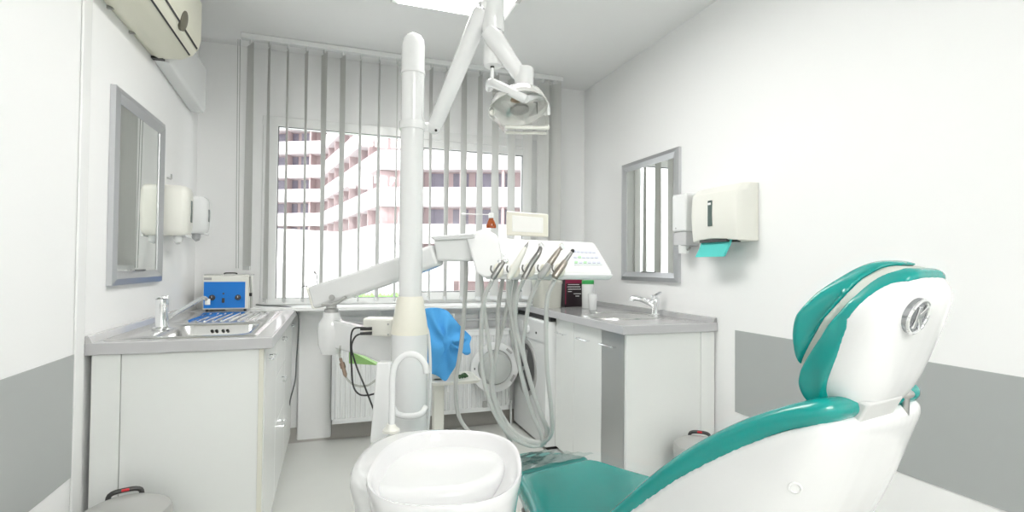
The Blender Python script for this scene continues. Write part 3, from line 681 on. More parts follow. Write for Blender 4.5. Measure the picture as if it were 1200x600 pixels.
obj('printed_band', box(NB(), (q0.x+.0005, 3.2585, kt-.03), (q1.x-.0005, 3.26, kt-.002)), MAROON, car, smooth=False)
obj('side_stripe', box(NB(), (q0.x+.0003, 3.2583, Zc+.02), (q0.x+.008, 3.26, kt-.03)), MAROON, car, smooth=False)
b = NB()
for k, (a_, c_) in enumerate(((.15, .75), (.12, .8), (.15, .85), (.15, .35), (.45, .85), (.55, .75))):
    zz = kt-.04-.016*k; w_ = q1.x-q0.x; box(b, (q0.x+w_*a_, 3.257, zz), (q0.x+w_*c_, 3.2585, zz+.004))
obj('print_lines', b, INK, car, smooth=False)
cup = thing('wipes_tub', 'white tub with green lid beside the black carton', 'tub', (1.69, 3.1, Zc))
uc0 = px(692, 360, Y=3.10); hh = px(692, 333, Y=3.10).z
b = NB(); lathe(b, (uc0.x, 3.14, Zc), [(.036, 0), (.039, .004), (.041, hh-Zc-.004), (.036, hh-Zc)], 28); obj('body', b, GLOSS2, cup)
b = NB(); lathe(b, (uc0.x, 3.14, hh), [(.041, 0), (.041, .022), (.038, .026), (.002, .027)], 28); obj('lid', b, GREEN, cup)
c2 = px(694.5, 361, Y=3.0)
b = NB(); lathe(b, (c2.x, 3.0, Zc), [(.022, 0), (.024, .003), (.031, .10), (.033, .102), (.030, .102), (.022, .006), (.002, .005)], 28)
tag(obj('plastic_cup', b, GLOSS2), 'small white plastic cup in front of the green-lidded tub', 'cup')
# ================================================================== CEILING LUMINAIRES
def luminaire(x0, x1, y0, y1, label, dm_):
    t = thing('ceiling_light', label, 'ceiling light', ((x0+x1)/2, (y0+y1)/2, CH), 'ceiling lights')
    obj('frame', box(NB(), (x0, y0, 2.455), (x1, y1, CH)), GLOSS2, t, bevel=.006)
    obj('diffuser', box(NB(), (x0+.03, y0+.03, 2.447), (x1-.03, y1-.03, 2.4549)), dm_, t, smooth=False)
    for i, (xx, yy) in enumerate(((x0+.012, y0+.25), (x1-.012, y0+.25), (x0+.012, y1-.25), (x1-.012, y1-.25))):
        obj('clip', box(NB(), (xx-.012, yy-.02, 2.447), (xx+.012, yy+.02, 2.4549)), SATIN, t, smooth=False)
luminaire(.25, .85, 1.43, 2.625, 'flat rectangular white ceiling light above the operating lamp', LEDP)
luminaire(.2, .9, -1.9, -.5, 'added brighter rectangular ceiling light, unseen behind the camera, for frontal fill', LEDP2)  # added luminaire, never in view; brightens the room from the camera side
# ================================================================== DENTAL UNIT
CP = px(480, 400, D=1.6); CX, CY = CP.x, CP.y
def cz(v): return px(480, v, D=1.6).z
du = thing('dental_unit', 'white dental unit with tall column, spittoon bowl and swing arm', 'dental unit', (CX, CY-.3, 0))
b = NB(); lathe(b, (CX, CY, 0), [(.0555, .3), (.0555, cz(391))], 36); obj('lower_column', b, GLOSS, du)
b = NB(); lathe(b, (CX, CY, 0), [(.0565, cz(391)), (.0565, cz(388)), (.050, cz(372)), (.040, cz(349)), (.0365, cz(347))], 36); obj('column_collar', b, CREAM, du)
b = NB(); lathe(b, (CX, CY, 0), [(.0355, cz(348)), (.0355, cz(84))], 36); obj('upper_column', b, GLOSS, du)
b = NB(); zt = cz(84); lathe(b, (CX, CY, 0), [(.0375, zt-.004), (.0385, zt), (.0375, zt+.004), (.036, zt+.01), (.036, cz(52)), (.033, cz(45)), (.025, cz(40)), (.012, cz(37)), (.001, cz(36.5))], 36); obj('column_cap', b, GLOSS, du)
# housing
def se_ring(c, a, bb, z, rot=0, p=2.6, n=44):
    out = []
    for k in range(n):
        t = 2*PI*k/n; ct, st = math.cos(t), math.sin(t)
        x = a*math.copysign(abs(ct)**(2/p), ct); y = bb*math.copysign(abs(st)**(2/p), st)
        out.append(Vector((c[0]+x*math.cos(rot)-y*math.sin(rot), c[1]+x*math.sin(rot)+y*math.cos(rot), z)))
    return out
hr = -.30
hc = (.205, 1.135)
R = [se_ring((hc[0]+.01, hc[1]+.03), a, c_, z, hr) for a, c_, z in ((.11, .18, .0), (.11, .18, .25), (.125, .19, .45), (.150, .19, .62), (.166, .195, .695), (.166, .193, .712), (.160, .188, .722), (.145, .17, .726))]
obj('housing', rings(NB(), R), GLOSS, du, ang=60)
R = [se_ring((CX, CY-.02), a, c_, z, 0, 3) for a, c_, z in ((.12, .15, .0), (.12, .15, .30), (.10, .13, .34), (.07, .08, .36))]
obj('rear_base', rings(NB(), R), GLOSS2, du, ang=60)
bc = (.222, 1.03)
R = [se_ring(bc, a, c_, z, hr, 2.5) for a, c_, z in ((.10, .13, .58), (.135, .175, .66), (.146, .193, .735), (.149, .197, .752), (.147, .195, .758), (.143, .190, .757), (.139, .186, .750), (.125, .17, .715), (.09, .125, .690), (.04, .05, .680), (.015, .02, .678))]
obj('spittoon_bowl', rings(NB(), R), CERAM, du, ang=60)
b = NB(); lathe(b, (bc[0], bc[1]+.02, .6785), [(.022, 0), (.022, .004), (.016, .006), (.002, .004)], 24); obj('bowl_strainer', b, GLOSS2, du)
# rinse tube
def t_pts(L, D): return [px(u, v, D=D) for u, v in L]
b = NB(); tube(b, spline(t_pts([(458, 522), (459, 500), (459.5, 470), (460, 445), (463, 428), (471, 418), (481, 415), (491, 418), (498, 427), (500, 437)], 1.33), 6), .0082, 14); obj('rinse_tube', b, GLOSS, du)
tb = px(458, 520, D=1.33); b = NB(); lathe(b, (tb.x, tb.y, .722), [(.022, 0), (.022, .006), (.014, .012), (.010, .02)]); obj('tube_base', b, CREAM2, du)
b = NB(); tube(b, spline([px(461, 478, D=1.50), px(466, 485, D=1.49), px(480, 487.5, D=1.485), px(493, 485, D=1.49), px(499, 477, D=1.51)], 6), .009, 12); obj('cup_guard', b, GLOSS, du)
hull_b = NB(); 
p_ = [px(433, 520, D=1.42), px(456, 520, D=1.42), px(457, 425, D=1.46), px(441, 425, D=1.46)]
dv = Vector((_F.x, _F.y, 0))*.035
hull(hull_b, [p_[0], p_[1], p_[1]+dv, p_[0]+dv, p_[3], p_[2], p_[2]+dv, p_[3]+dv]); obj('suction_holder', hull_b, GLOSS, du, bevel=.005)
b = NB(); tube(b, spline(t_pts([(499, 382), (502, 392), (504, 420), (504, 450), (503, 480), (501, 505)], 1.62), 5), .005, 8); obj('suction_hose', b, GLOSS2, du)
# lower arm
b = NB(); c_ = [px(425, 373, D=1.66), px(460, 374, D=1.62), px(460, 395, D=1.62), px(425, 393, D=1.66)]; dv = Vector((_F.x, _F.y, 0))*.07
hull(b, [c_[3], c_[2], c_[2]+dv, c_[3]+dv, c_[0], c_[1], c_[1]+dv, c_[0]+dv]); obj('arm_bracket', b, CREAM2, du, bevel=.006)
b = NB()
for u, v in ((455, 380), (455, 392)): p = px(u, v, D=1.62); cyl(b, p, p-_F*.004, .003, n=10)
obj('bracket_screws', b, SATIN, du)
J = px(388, 385, D=1.85)
b = NB(); lathe(b, (J.x, J.y, 0), [(.032, px(388, 414, D=1.85).z), (.043, px(388, 404, D=1.85).z), (.046, px(388, 388, D=1.85).z), (.043, px(388, 378, D=1.85).z), (.030, px(388, 371, D=1.85).z), (.028, px(388, 366, D=1.85).z)], 30); obj('joint_housing', b, GLOSS, du)
b = NB(); dv = Vector((_F.x, _F.y, 0))*.05; a0 = [px(384, 374, D=1.83), px(426, 384, D=1.73), px(460, 394, D=1.65)]; a1 = [px(388, 408, D=1.83), px(428, 418, D=1.73), px(460, 431, D=1.65)]
rgs = [[a0[i], a0[i]+dv, a1[i]+dv, a1[i]] for i in range(3)]; rings(b, rgs); obj('lower_arm', b, GLOSS, du, bevel=.008)
b = NB(); lathe(b, (J.x, J.y, 0), [(.024, px(388, 367, D=1.85).z), (.024, px(388, 362, D=1.85).z), (.018, px(388, 361, D=1.85).z), (.018, px(388, 353, D=1.85).z)], 24); obj('swivel', b, SATIN, du)
b = NB(); p = px(390, 348.5, D=1.82); cyl(b, p, p-_F*.012, .010, n=20); obj('pivot_bolt', b, GREYP, du)
# spring arm
def beam(bm, P, hs, dw):
    """P: centre pts, hs: half heights, dw: half depth; local up perpendicular to path"""
    R = []; n = len(P)
    for i, p in enumerate(P):
        t = (P[min(i+1, n-1)]-P[max(i-1, 0)]).normalized(); side = t.cross(Vector((0, 0, 1))).normalized(); up = side.cross(t).normalized()
        R.append([p+up*hs[i]+side*dw, p+up*hs[i]-side*dw, p-up*hs[i]-side*dw, p-up*hs[i]+side*dw])
    return rings(bm, R)
b = NB(); beam(b, [px(369, 348.5, D=1.87), px(420, 332, D=1.82), px(480, 311, D=1.76), px(514, 298.5, D=1.73)], [.041, .040, .038, .036], .03); obj('spring_arm', b, GLOSS, du, bevel=.012)
b = NB(); beam(b, [px(367.5, 349, D=1.872), px(370, 348, D=1.87)], [.040, .042], .031); obj('arm_end_cap', b, CREAM2, du, bevel=.004)
b = NB(); tube(b, spline([px(377, 357, D=1.8), px(392, 356, D=1.8), px(406, 348, D=1.8)], 4), .006, 8); obj('arm_underside_slot', b, GREYP, du)
# console head
def bx_pts(front, rear): return [front[3], front[2], rear[2], rear[3], front[0], front[1], rear[1], rear[0]]
f = [px(508, 281, D=1.70), px(552, 278, D=1.66), px(553, 306, D=1.66), px(512, 306, D=1.70)]; dv = Vector((_F.x, _F.y, 0))*.09
b = NB(); hull(b, bx_pts(f, [q+dv for q in f])); obj('console_neck', b, GLOSS2, du, bevel=.008)
f = [px(503, 277, D=1.69), px(556, 273, D=1.64), px(556, 279, D=1.64), px(509, 282, D=1.69)]; dv = Vector((_F.x, _F.y, 0))*.13
b = NB(); hull(b, bx_pts(f, [q+dv for q in f])); obj('neck_cover', b, GLOSS, du, bevel=.004)
f = [px(556, 277.5, D=1.70), px(697, 284, D=1.62), px(719, 322, D=1.52), px(566, 321, D=1.60)]; dv = Vector((_F.x, _F.y, 0))
rear = [f[0]+dv*.14, f[1]+dv*.14, px(716, 323, D=1.70)+dv*.05, px(560, 322, D=1.78)+dv*.05]
b = NB(); hull(b, bx_pts(f, rear)); con = obj('console', b, GLOSS, du, bevel=.012)
f = [px(566, 319.5, D=1.595), px(719.5, 321, D=1.515), px(716, 328, D=1.525), px(569, 327.5, D=1.605)]
b = NB(); hull(b, bx_pts(f, [q+dv*.18 for q in f])); obj('console_rim', b, GLOSS, con, bevel=.007)
f = [px(545, 275.5, D=1.66), px(584, 277, D=1.64), px(590, 318, D=1.56), px(559, 320, D=1.57)]
b = NB(); P = [px(545, 275.5, D=1.66), px(569, 267.5, D=1.66), px(583, 275.5, D=1.645), px(585.5, 288, D=1.61), px(590, 308, D=1.575), px(586, 325, D=1.56), px(568, 326, D=1.57), px(558, 319, D=1.58), px(552, 298, D=1.62)]
prism(b, P, dv*.06); obj('console_side_wing', b, GLOSS, con, bevel=.007)
def hit(o, u, v):
    dg = bpy.context.evaluated_depsgraph_get(); e = o.evaluated_get(dg); mi = PW[o.name].inverted()
    d = (_F+_R*((u-600)/FP)-_U*((v-300)/FP)).normalized()
    ok, loc, nr, _ = e.ray_cast(mi @ O, mi.to_3x3() @ d)
    return (PW[o.name] @ loc, nr) if ok else (None, None)
bpy.context.view_layer.update()
# keypad
k0, k1, k2, k3 = px(672, 293, D=1.598), px(698, 293.5, D=1.588), px(707, 311, D=1.535), px(674, 311, D=1.55)
nrm = (k1-k0).cross(k3-k0).normalized(); 
if nrm.dot(_F) > 0: nrm = -nrm
# put on front face plane
F0 = px(556, 277.5, D=1.70); fn = (px(697, 284, D=1.62)-F0).cross(px(566, 321, D=1.60)-F0).normalized()
if fn.dot(_F) > 0: fn = -fn
def onface(u, v, e=.001):
    d = _F+_R*((u-600)/FP)-_U*((v-300)/FP); t = (F0-O).dot(fn)/d.dot(fn); return O+d*t+fn*e
K = [hit(con, *q)[0] for q in ((671, 292), (697, 293), (706, 311), (673, 311))]
fn = (K[1]-K[0]).cross(K[3]-K[0]).normalized()
if fn.dot(_F) > 0: fn = -fn
K = [q-fn*.002 for q in K]
b = NB(); prism(b, K, fn*.0035); kp = obj('keypad', b, KEYP, con, smooth=False)
for r_ in range(3):
    for c_ in range(6):
        fu, fv = (c_+.5)/6, (r_+.5)/3
        top = K[0].lerp(K[1], fu); bot = K[3].lerp(K[2], fu); p = top.lerp(bot, fv)+fn*.0035
        b = NB(); e1 = (K[1]-K[0]).normalized(); e2 = fn.cross(e1); obox(b, p, e1, e2, fn, .0095, .009, .003)
        obj('key', b, KEYG if (r_ > 0 and c_ < 3 and (c_+r_) % 2 == 0) else KEYL, kp, bevel=.0008)
# film viewer
f = [px(593.5, 247, D=1.70), px(642.5, 251, D=1.68), px(642.5, 277.5, D=1.68), px(593, 275.5, D=1.70)]; dv = Vector((_F.x, _F.y, 0))*.025
b = NB(); hull(b, bx_pts(f, [q+dv for q in f])); fv = obj('film_viewer', b, CREAM, con, bevel=.004)
f = [px(600, 252, D=1.6965), px(636.5, 255, D=1.6815), px(636.5, 273, D=1.6815), px(600, 271.5, D=1.6965)]
b = NB(); hull(b, bx_pts(f, [q+dv*.3 for q in f])); obj('viewer_screen', b, mat('opal_screen', (.93, .93, .90), .3), fv, bevel=.002)
# holders
HB = [(579, 321), (598, 321), (616, 320), (634, 320), (651, 320)]
HT = [(592, 302), (619, 284), (634, 288), (658, 289), (671, 294)]
hold = []
for (u, v) in HB:
    c = px(u+5, v-4, D=1.545)
    b = NB(); sphere(b, c, .019, (.85, .9, 1.15)); hold.append(obj('instrument_holder', b, CREAM, con))
    b = NB(); c2 = px(u-1, v-5, D=1.53); tube(b, spline([c2+Vector((-.006, 0, .012)), c2+Vector((-.008, 0, 0)), c2+Vector((0, 0, -.010)), c2+Vector((.010, 0, -.008))], 4), .0025, 8); obj('clip', b, DMETAL, hold[-1])
# hoses of the unit
def hose(pts, name='supply_hose', parent=con, r=.0072, m=HOSE):
    b = NB(); tube(b, spline([px(u, v, D=D) for u, v, D in pts], 8), r, 10); return obj(name, b, m, parent)
hose([(546, 300, 1.74), (546, 330, 1.74), (541, 400, 1.76), (534, 450, 1.78), (538, 488, 1.80), (556, 512, 1.82), (580, 528, 1.84), (595, 531, 1.84)])
hose([(563, 318, 1.66), (566, 350, 1.66), (571, 390, 1.66), (576, 425, 1.66), (577, 460, 1.67), (588, 495, 1.67), (597, 515, 1.67), (595, 530, 1.68), (583, 531, 1.70)])
hose([(606, 322, 1.66), (602, 350, 1.66), (600, 390, 1.66), (609, 430, 1.66), (621, 475, 1.66), (633, 505, 1.66), (637, 520, 1.66)])
hose([(590, 322, 1.68), (584, 360, 1.68), (583, 400, 1.68), (577, 450, 1.68), (583, 485, 1.68), (605, 512, 1.67), (634, 521, 1.66)])
hose([(600, 322, 1.70), (592, 370, 1.70), (580, 420, 1.70), (577, 455, 1.70), (590, 490, 1.69), (612, 513, 1.67), (636, 519, 1.66)])
# hanging items below joint
b = NB(); tube(b, spline([px(399, 405, D=1.80), px(398, 418, D=1.79), px(402, 432, D=1.78), px(406, 443, D=1.77), px(415, 451, D=1.74), px(430, 452, D=1.70), px(446, 441, D=1.62)], 6), .0035, 8); clt = obj('clear_tube', b, TUBEC, du)
b = NB(); q0 = px(399, 420, D=1.785); q1 = px(405.5, 442, D=1.765); tube(b, [q0, q0.lerp(q1, .2), q0.lerp(q1, .25), q0.lerp(q1, .5), q0.lerp(q1, .55), q0.lerp(q1, .85), q1], [.005, .005, .009, .009, .006, .007, .003], 10); obj('coupling', b, mat('bronze', (.30, .22, .17), .35, .7), clt)
f = [px(409, 412, D=1.84), px(411, 412, D=1.84), px(443, 428, D=1.80), px(409, 426, D=1.84)]
b = NB(); prism(b, f, Vector((_F.x, _F.y, 0))*.03); obj('green_tray_insert', b, LIME, du)
for nm, pts in (('foot_cable', [(434, 385, 1.63), (424, 384, 1.62), (414, 386, 1.62), (411, 400, 1.62), (412, 430, 1.62), (414, 452, 1.62), (421, 462, 1.62), (432, 463, 1.62), (446, 459, 1.6)]), ('foot_cable', [(434, 390.5, 1.62), (424, 391, 1.61), (416, 395, 1.61), (412, 408, 1.61), (418, 430, 1.61), (427, 452, 1.6), (437, 478, 1.6), (442, 492, 1.58)])):
    b = NB(); tube(b, spline([px(u, v, D=D) for u, v, D in pts], 8), .0028, 8); cbl = obj(nm, b, BLACK, du)
    b = NB(); a = px(pts[0][0]+2, pts[0][1], D=1.63); c = px(pts[0][0]-12, pts[0][1]+.5, D=1.62); tube(b, [a, c], [.0055, .0045], 10); obj('plug', b, BLACK, cbl)
# handpieces with their hoses
HL = ['slim metal three-way syringe, leftmost of the instruments on the console', 'cream handpiece second from left on the instrument console', 'grey angled handpiece with round head, middle one on the console', 'grey and brown handpiece second from right on the console', 'dark-tipped metal handpiece, rightmost on the instrument console']
HOSES = [[(576, 330, 1.53), (567, 352, 1.55), (564, 395, 1.6), (566, 440, 1.62), (577, 478, 1.64), (595, 508, 1.65), (620, 522, 1.66), (637, 521, 1.66)],
         [(596, 330, 1.53), (597, 355, 1.58), (604, 395, 1.61), (611, 440, 1.63), (622, 480, 1.65), (633, 505, 1.65), (637, 521, 1.66)],
         [(612, 331, 1.53), (605, 350, 1.56), (605, 385, 1.6), (617, 430, 1.62), (630, 475, 1.64), (640, 503, 1.65), (638, 520, 1.66)],
         [(630, 331, 1.53), (621, 352, 1.56), (615, 385, 1.6), (613, 410, 1.62), (622, 450, 1.63), (634, 485, 1.64), (642, 505, 1.65), (636, 521, 1.66)],
         [(649, 330, 1.53), (642, 347, 1.54), (640, 375, 1.56), (641, 430, 1.58), (646, 480, 1.60), (646, 508, 1.62), (634, 521, 1.66)]]
for i, ((u0, v0), (u1, v1)) in enumerate(zip(HB, HT)):
    a = px(u0-2, v0+6, D=1.515); c = px(u1, v1, D=1.54)
    SATIN_ = mat('instrument_steel', (.33, .33, .32), .32, 1)
    t = thing('dental_handpiece', HL[i], 'handpiece', a, 'instruments hanging on the console')
    L = lambda f: a.lerp(c, f)
    if i == 0:
        b = NB(); tube(b, [L(0), L(.1), L(.75), L(.85)], [.006, .009, .0085, .006], 12); bd = obj('body', b, SATIN_, t)
        e = L(.85); b = NB(); tube(b, spline([e, px(592, 300, D=1.54), px(589, 297, D=1.54)], 4), .003, 8); obj('nozzle', b, CHROME, t)
        b = NB(); cyl(b, L(.7), L(.7)+Vector((-.01, 0, .012)), .005, n=12); obj('button', b, CHROME, bd)
        b = NB(); sphere(b, px(593, 306, D=1.535), .009); obj('head', b, CHROME, t)
    elif i == 1:
        b = NB(); tube(b, [L(0), L(.06), L(.4), L(.72), L(.74), L(.86)], [.006, .0095, .0105, .0085, .0085, .006], 12); obj('body', b, CREAM2, t)
        b = NB(); tube(b, [L(.86), L(.93), L(1), px(619.5, 282, D=1.54)], [.006, .0045, .002, .0012], 10); obj('scaler_tip', b, SATIN, t)
    elif i == 2:
        P = spline([a, L(.45), px(631, 297, D=1.53), c], 5); n = len(P)
        b = NB(); tube(b, P, [.0085 if k < n*.55 else .0085-.0035*(k-n*.55)/(n*.45) for k in range(n)], 12); obj('body', b, SATIN_, t)
        b = NB(); cyl(b, c+Vector((.006, 0, -.006)), c+Vector((-.004, 0, .008)), .0085, n=18); obj('head', b, CHROME, t)
    elif i == 3:
        b = NB(); tube(b, [L(0), L(.05), L(.42), L(.44)], [.006, .011, .011, .009], 12); obj('motor', b, GREYP, t)
        b = NB(); tube(b, [L(.43), L(.5), L(.8), L(.95)], [.0095, .010, .008, .005], 12); obj('body', b, mat('bronze_metal', (.36, .33, .29), .35, .9), t)
        b = NB(); cyl(b, c+Vector((.007, 0, -.006)), c+Vector((-.004, 0, .008)), .0085, n=18); obj('head', b, CHROME, t)
    else:
        b = NB(); tube(b, [L(0), L(.05), L(.5), L(.62)], [.006, .011, .0105, .008], 12); obj('motor', b, mat('bronze_metal', (.36, .33, .29), .35, .9), t)
        b = NB(); tube(b, [L(.6), L(.65), L(.92), L(.97)], [.007, .0065, .005, .004], 12); obj('body', b, SATIN_, t)
        b = NB(); sphere(b, c, .006); obj('tip', b, BLACK, t)
    hp = [a]+[px(u, v, D=D) for u, v, D in HOSES[i]]
    b = NB(); tube(b, spline(hp, 8), .0068, 10); obj('hose', b, HOSE, t)
# bottle on the console, cotton swab on it
bp = px(575.5, 267.5, D=1.69)
bt2 = thing('dropper_bottle', 'small amber bottle with white cap standing on the console', 'bottle', bp)
b = NB(); lathe(b, bp, [(.0155, 0), (.0165, .002), (.0165, .010), (.011, .024), (.0075, .029), (.0075, .034)], 20); obj('body', b, AMBER, bt2)
b = NB(); lathe(b, bp+Vector((0, 0, .033)), [(.009, 0), (.009, .014), (.007, .017)], 20); obj('cap', b, GLOSS2, bt2)
b = NB(); e0, e1 = px(541, 250.5, D=1.69), px(574, 251.5, D=1.69); tube(b, [e0, e0.lerp(e1, .12), e0.lerp(e1, .16), e1], [.0028, .0028, .0014, .0014], 8)
tag(obj('cotton_swab', b, INK), 'thin white swab lying across the cap of the amber bottle', 'swab')
# wire burs holder near arm end
bur = thing('wire_hook', 'small dark wire hooks sticking up at the left end of the swing arm', 'hook', px(366, 338, D=1.87))
b = NB(); tube(b, spline([px(366, 340, D=1.87), px(362, 337, D=1.87), px(358, 335, D=1.87), px(353.5, 337, D=1.87)], 4), .0022, 8); obj('hook', b, DMETAL, bur)
b = NB(); tube(b, spline([px(373, 334, D=1.87), px(371, 329, D=1.87), px(371.5, 323, D=1.87), px(368, 318, D=1.87)], 4), .0018, 8); obj('hook', b, DMETAL, bur)
b = NB(); tube(b, [px(368, 318, D=1.87), px(370, 321, D=1.87)], .004, 8); obj('bead', b, DMETAL, bur)
# ================================================================== OPERATING LAMP
ol = thing('operating_lamp', 'white jointed dental operating lamp with clear shield under the ceiling', 'lamp', px(505, 152, D=1.62))
kj = px(509, 149, D=1.62)
b = NB(); tube(b, [Vector((CX, CY, kj.z)), kj], [.012, .014], 14); lathe(b, (CX, CY, kj.z-.012), [(.039, 0), (.040, .003), (.040, .022), (.039, .025)], 30); obj('mount', b, GLOSS, ol)
b = NB(); sphere(b, kj, .022); obj('elbow', b, GLOSS, ol)
b = NB(); p = px(511, 153, D=1.60); cyl(b, p, p-_F*.004, .004, n=10); obj('screw', b, BLACK, ol)
top = px(566, 12, D=1.52)
b = NB(); tube(b, [kj, kj.lerp(top, .03), kj.lerp(top, .97), top], [.018, .0235, .0275, .024], 24); obj('main_arm', b, GLOSS, ol)
b = NB(); tube(b, spline([px(494, 60, D=1.6), px(493.5, 110, D=1.6), px(496, 140, D=1.6), px(504, 152, D=1.61)], 5), .0018, 6); obj('cable', b, GLOSS2, ol)
sp = px(578, 30, D=1.52)
b = NB(); zt, zm_, zb_ = px(578, -40, D=1.52).z, px(578, 38, D=1.52).z, px(578, 78, D=1.52).z
lathe(b, (sp.x, sp.y, 0), [(.0315, zm_), (.0325, zm_+.004), (.0325, zt), (.025, zt+.02), (.001, zt+.025)], 28); obj('spindle_sleeve', b, GLOSS, ol)
b = NB(); lathe(b, (sp.x, sp.y, 0), [(.026, zb_), (.028, zb_+.004), (.0275, zm_+.002)], 28); obj('spindle', b, GLOSS, ol)
b = NB(); tube(b, [top, Vector((sp.x, sp.y, top.z+.02))], .026, 18); obj('knuckle', b, GLOSS, ol)
b = NB(); tube(b, [px(571, 36, D=1.49), px(580, 46, D=1.49), px(598, 72, D=1.50), px(611, 90, D=1.51)], [.022, .028, .023, .022], 20); obj('balance_arm', b, GLOSS, ol)
lh = px(614, 94, D=1.51); z1_, z2_ = px(614, 80, D=1.51).z, px(614, 107, D=1.51).z
b = NB(); lathe(b, (lh.x, lh.y, 0), [(.027, z2_), (.0285, z2_+.004), (.0285, z1_-.004), (.026, z1_)], 26); obj('lamp_joint', b, GLOSS, ol)
b = NB(); tube(b, [px(577, 77, D=1.52), px(577, 80, D=1.52)], .006, 10); obj('rod_socket', b, BLACK, ol)
b = NB(); tube(b, [px(577, 79, D=1.52), px(576.5, 97, D=1.52)], .0055, 12); obj('rod', b, GLOSS, ol)
b = NB(); tube(b, spline([px(573, 104, D=1.50), px(576, 97, D=1.46), px(590, 103, D=1.42), px(605, 111, D=1.40), px(616, 116, D=1.40)], 6), [.011]+[.0125]*23+[.011], 16); obj('yoke_handle', b, GLOSS, ol)
b = NB(); tube(b, spline([px(616, 116, D=1.41), px(630, 112, D=1.46), px(639, 122, D=1.52), px(641, 134, D=1.54)], 6), [.011]*19, 14); obj('yoke_arm', b, GLOSS, ol)
# reflector head: shallow dish facing down towards the camera
hcn = px(609, 128, D=1.50); ax = (Vector((.0, -.25, -1))).normalized()
b = NB(); lathe(b, hcn+Vector((-.01, 0, .05)), [(.02, 0), (.055, .008), (.088, .03), (.096, .05), (.098, .058), (.095, .058), (.085, .034), (.045, .014), (.002, .008)], 36, ax, 1.0, .85); obj('reflector', b, mat('pale_reflector', (.80, .80, .78), .15, .5), ol, ang=50)
b = NB(); lathe(b, hcn+ax*-.01, [(.012, 0), (.026, .006), (.027, .014), (.020, .018), (.002, .02)], 28, ax); obj('bulb_shade', b, GREYP, ol)
b = NB(); sphere(b, hcn+Vector((-.012, 0, .024)), .013, (1.3, 1, .6)); obj('bulb_holder', b, mat('copper_tone', (.80, .50, .30), .3, .4), ol)
# clear shield box
sb = px(608, 150, D=1.45)
f0 = [px(577, 108, D=1.46), px(641, 118, D=1.46), px(642, 149, D=1.43), px(590, 149, D=1.43), px(578, 134, D=1.44)]
dv = Vector((_F.x, _F.y, 0))*.06
b = NB(); f1 = [q+dv for q in f0]
th = .0025
def quad(bm, P, off): prism(bm, P, off)
quad(b, f0, -_F*th); quad(b, [f0[0], f0[4], f1[4], f1[0]], _R*th); quad(b, [f0[4], f0[3], f1[3], f1[4]], _R*th); quad(b, [f0[1], f0[2], f1[2], f1[1]], -_R*th)
obj('clear_shield', b, ACRYL, ol, smooth=False)
b = NB(); tube(b, [px(592, 149, D=1.428), px(642, 150, D=1.428)], .005, 10); tube(b, [px(592, 149, D=1.428)+dv, px(642, 150, D=1.428)+dv], .004, 10); obj('shield_rim', b, CREAM2, ol)
for u, v in ((577, 132), (641, 149)):
    b = NB(); p = px(u, v, D=1.46); sphere(b, p, .008); obj('shield_knob', b, CREAM2, ol)
b = NB(); tube(b, [px(625, 120, D=1.455), px(629, 120, D=1.455), px(629.5, 134, D=1.455)], .0015, 6); obj('shield_catch', b, DARK, ol)
# ================================================================== SERVICE TROLLEY AND CLOTH
tr = thing('utility_stand', 'low cream stand with tray in front of the radiator, under the blue cloth', 'stand', (.68, 3.05, 0))
R_ = [rrect(.52, .86, 2.86, 3.10, .05, z) for z in (.0, .022)]
TD = 2.9
def at(u, v, Y=TD): return px(u, v, Y=Y)
bz = .0
b = NB(); rings(b, [rrect(.55, .84, 2.98, 3.22, .05, .012), rrect(.55, .84, 2.98, 3.22, .05, .04)]); obj('base_plate', b, CREAM2, tr, bevel=.006)
for xx in (.58, .81):
    for yy in (3.02, 3.18):
        b = NB(); sphere(b, (xx, yy, .012), .012); obj('castor', b, GREYP, tr)
zt_ = px(530, 442, Y=3.1).z
obj('post', box(NB(), (.575, 3.08, .04), (.64, 3.14, zt_-.01)), CREAM2, tr, bevel=.008)
obj('tray', (lambda b: rings(b, [rrect(.545, .83, 2.98, 3.24, .03, zt_-.018), rrect(.535, .84, 2.97, 3.25, .035, zt_), rrect(.545, .83, 2.98, 3.24, .03, zt_), rrect(.55, .825, 2.985, 3.235, .03, zt_-.010)]))(NB()), CREAM2, tr, ang=50)
b = NB(); tube(b, [(.62, 3.2, zt_-.01), (.62, 3.22, .84), (.72, 3.22, .84), (.73, 3.2, zt_-.01)], .008, 10); obj('back_rail', b, CREAM2, tr)
p0 = px(525, 452, Y=3.0); b = NB(); tube(b, [(p0.x, 3.0, zt_-.015), (p0.x, 3.0, zt_-.06)], [.006, .012], 10); obj('hanging_knob', b, GLOSS2, tr)
# green and black items on tray
b = NB()
for k in range(5): 
    a = random.uniform(0, 6); c = Vector((.70+.02*k, 3.03+.01*k, zt_+.003)); tube(b, spline([c, c+Vector((.02*math.cos(a), .02*math.sin(a), .018)), c+Vector((.05*math.cos(a), .03*math.sin(a), .006))], 4), .006, 8)
tag(obj('tubing_coil', b, mat('dark_green_rubber', (.03, .09, .03), .4)), 'dark green and black coiled tubing on the tray beneath the blue cloth', 'tubing')
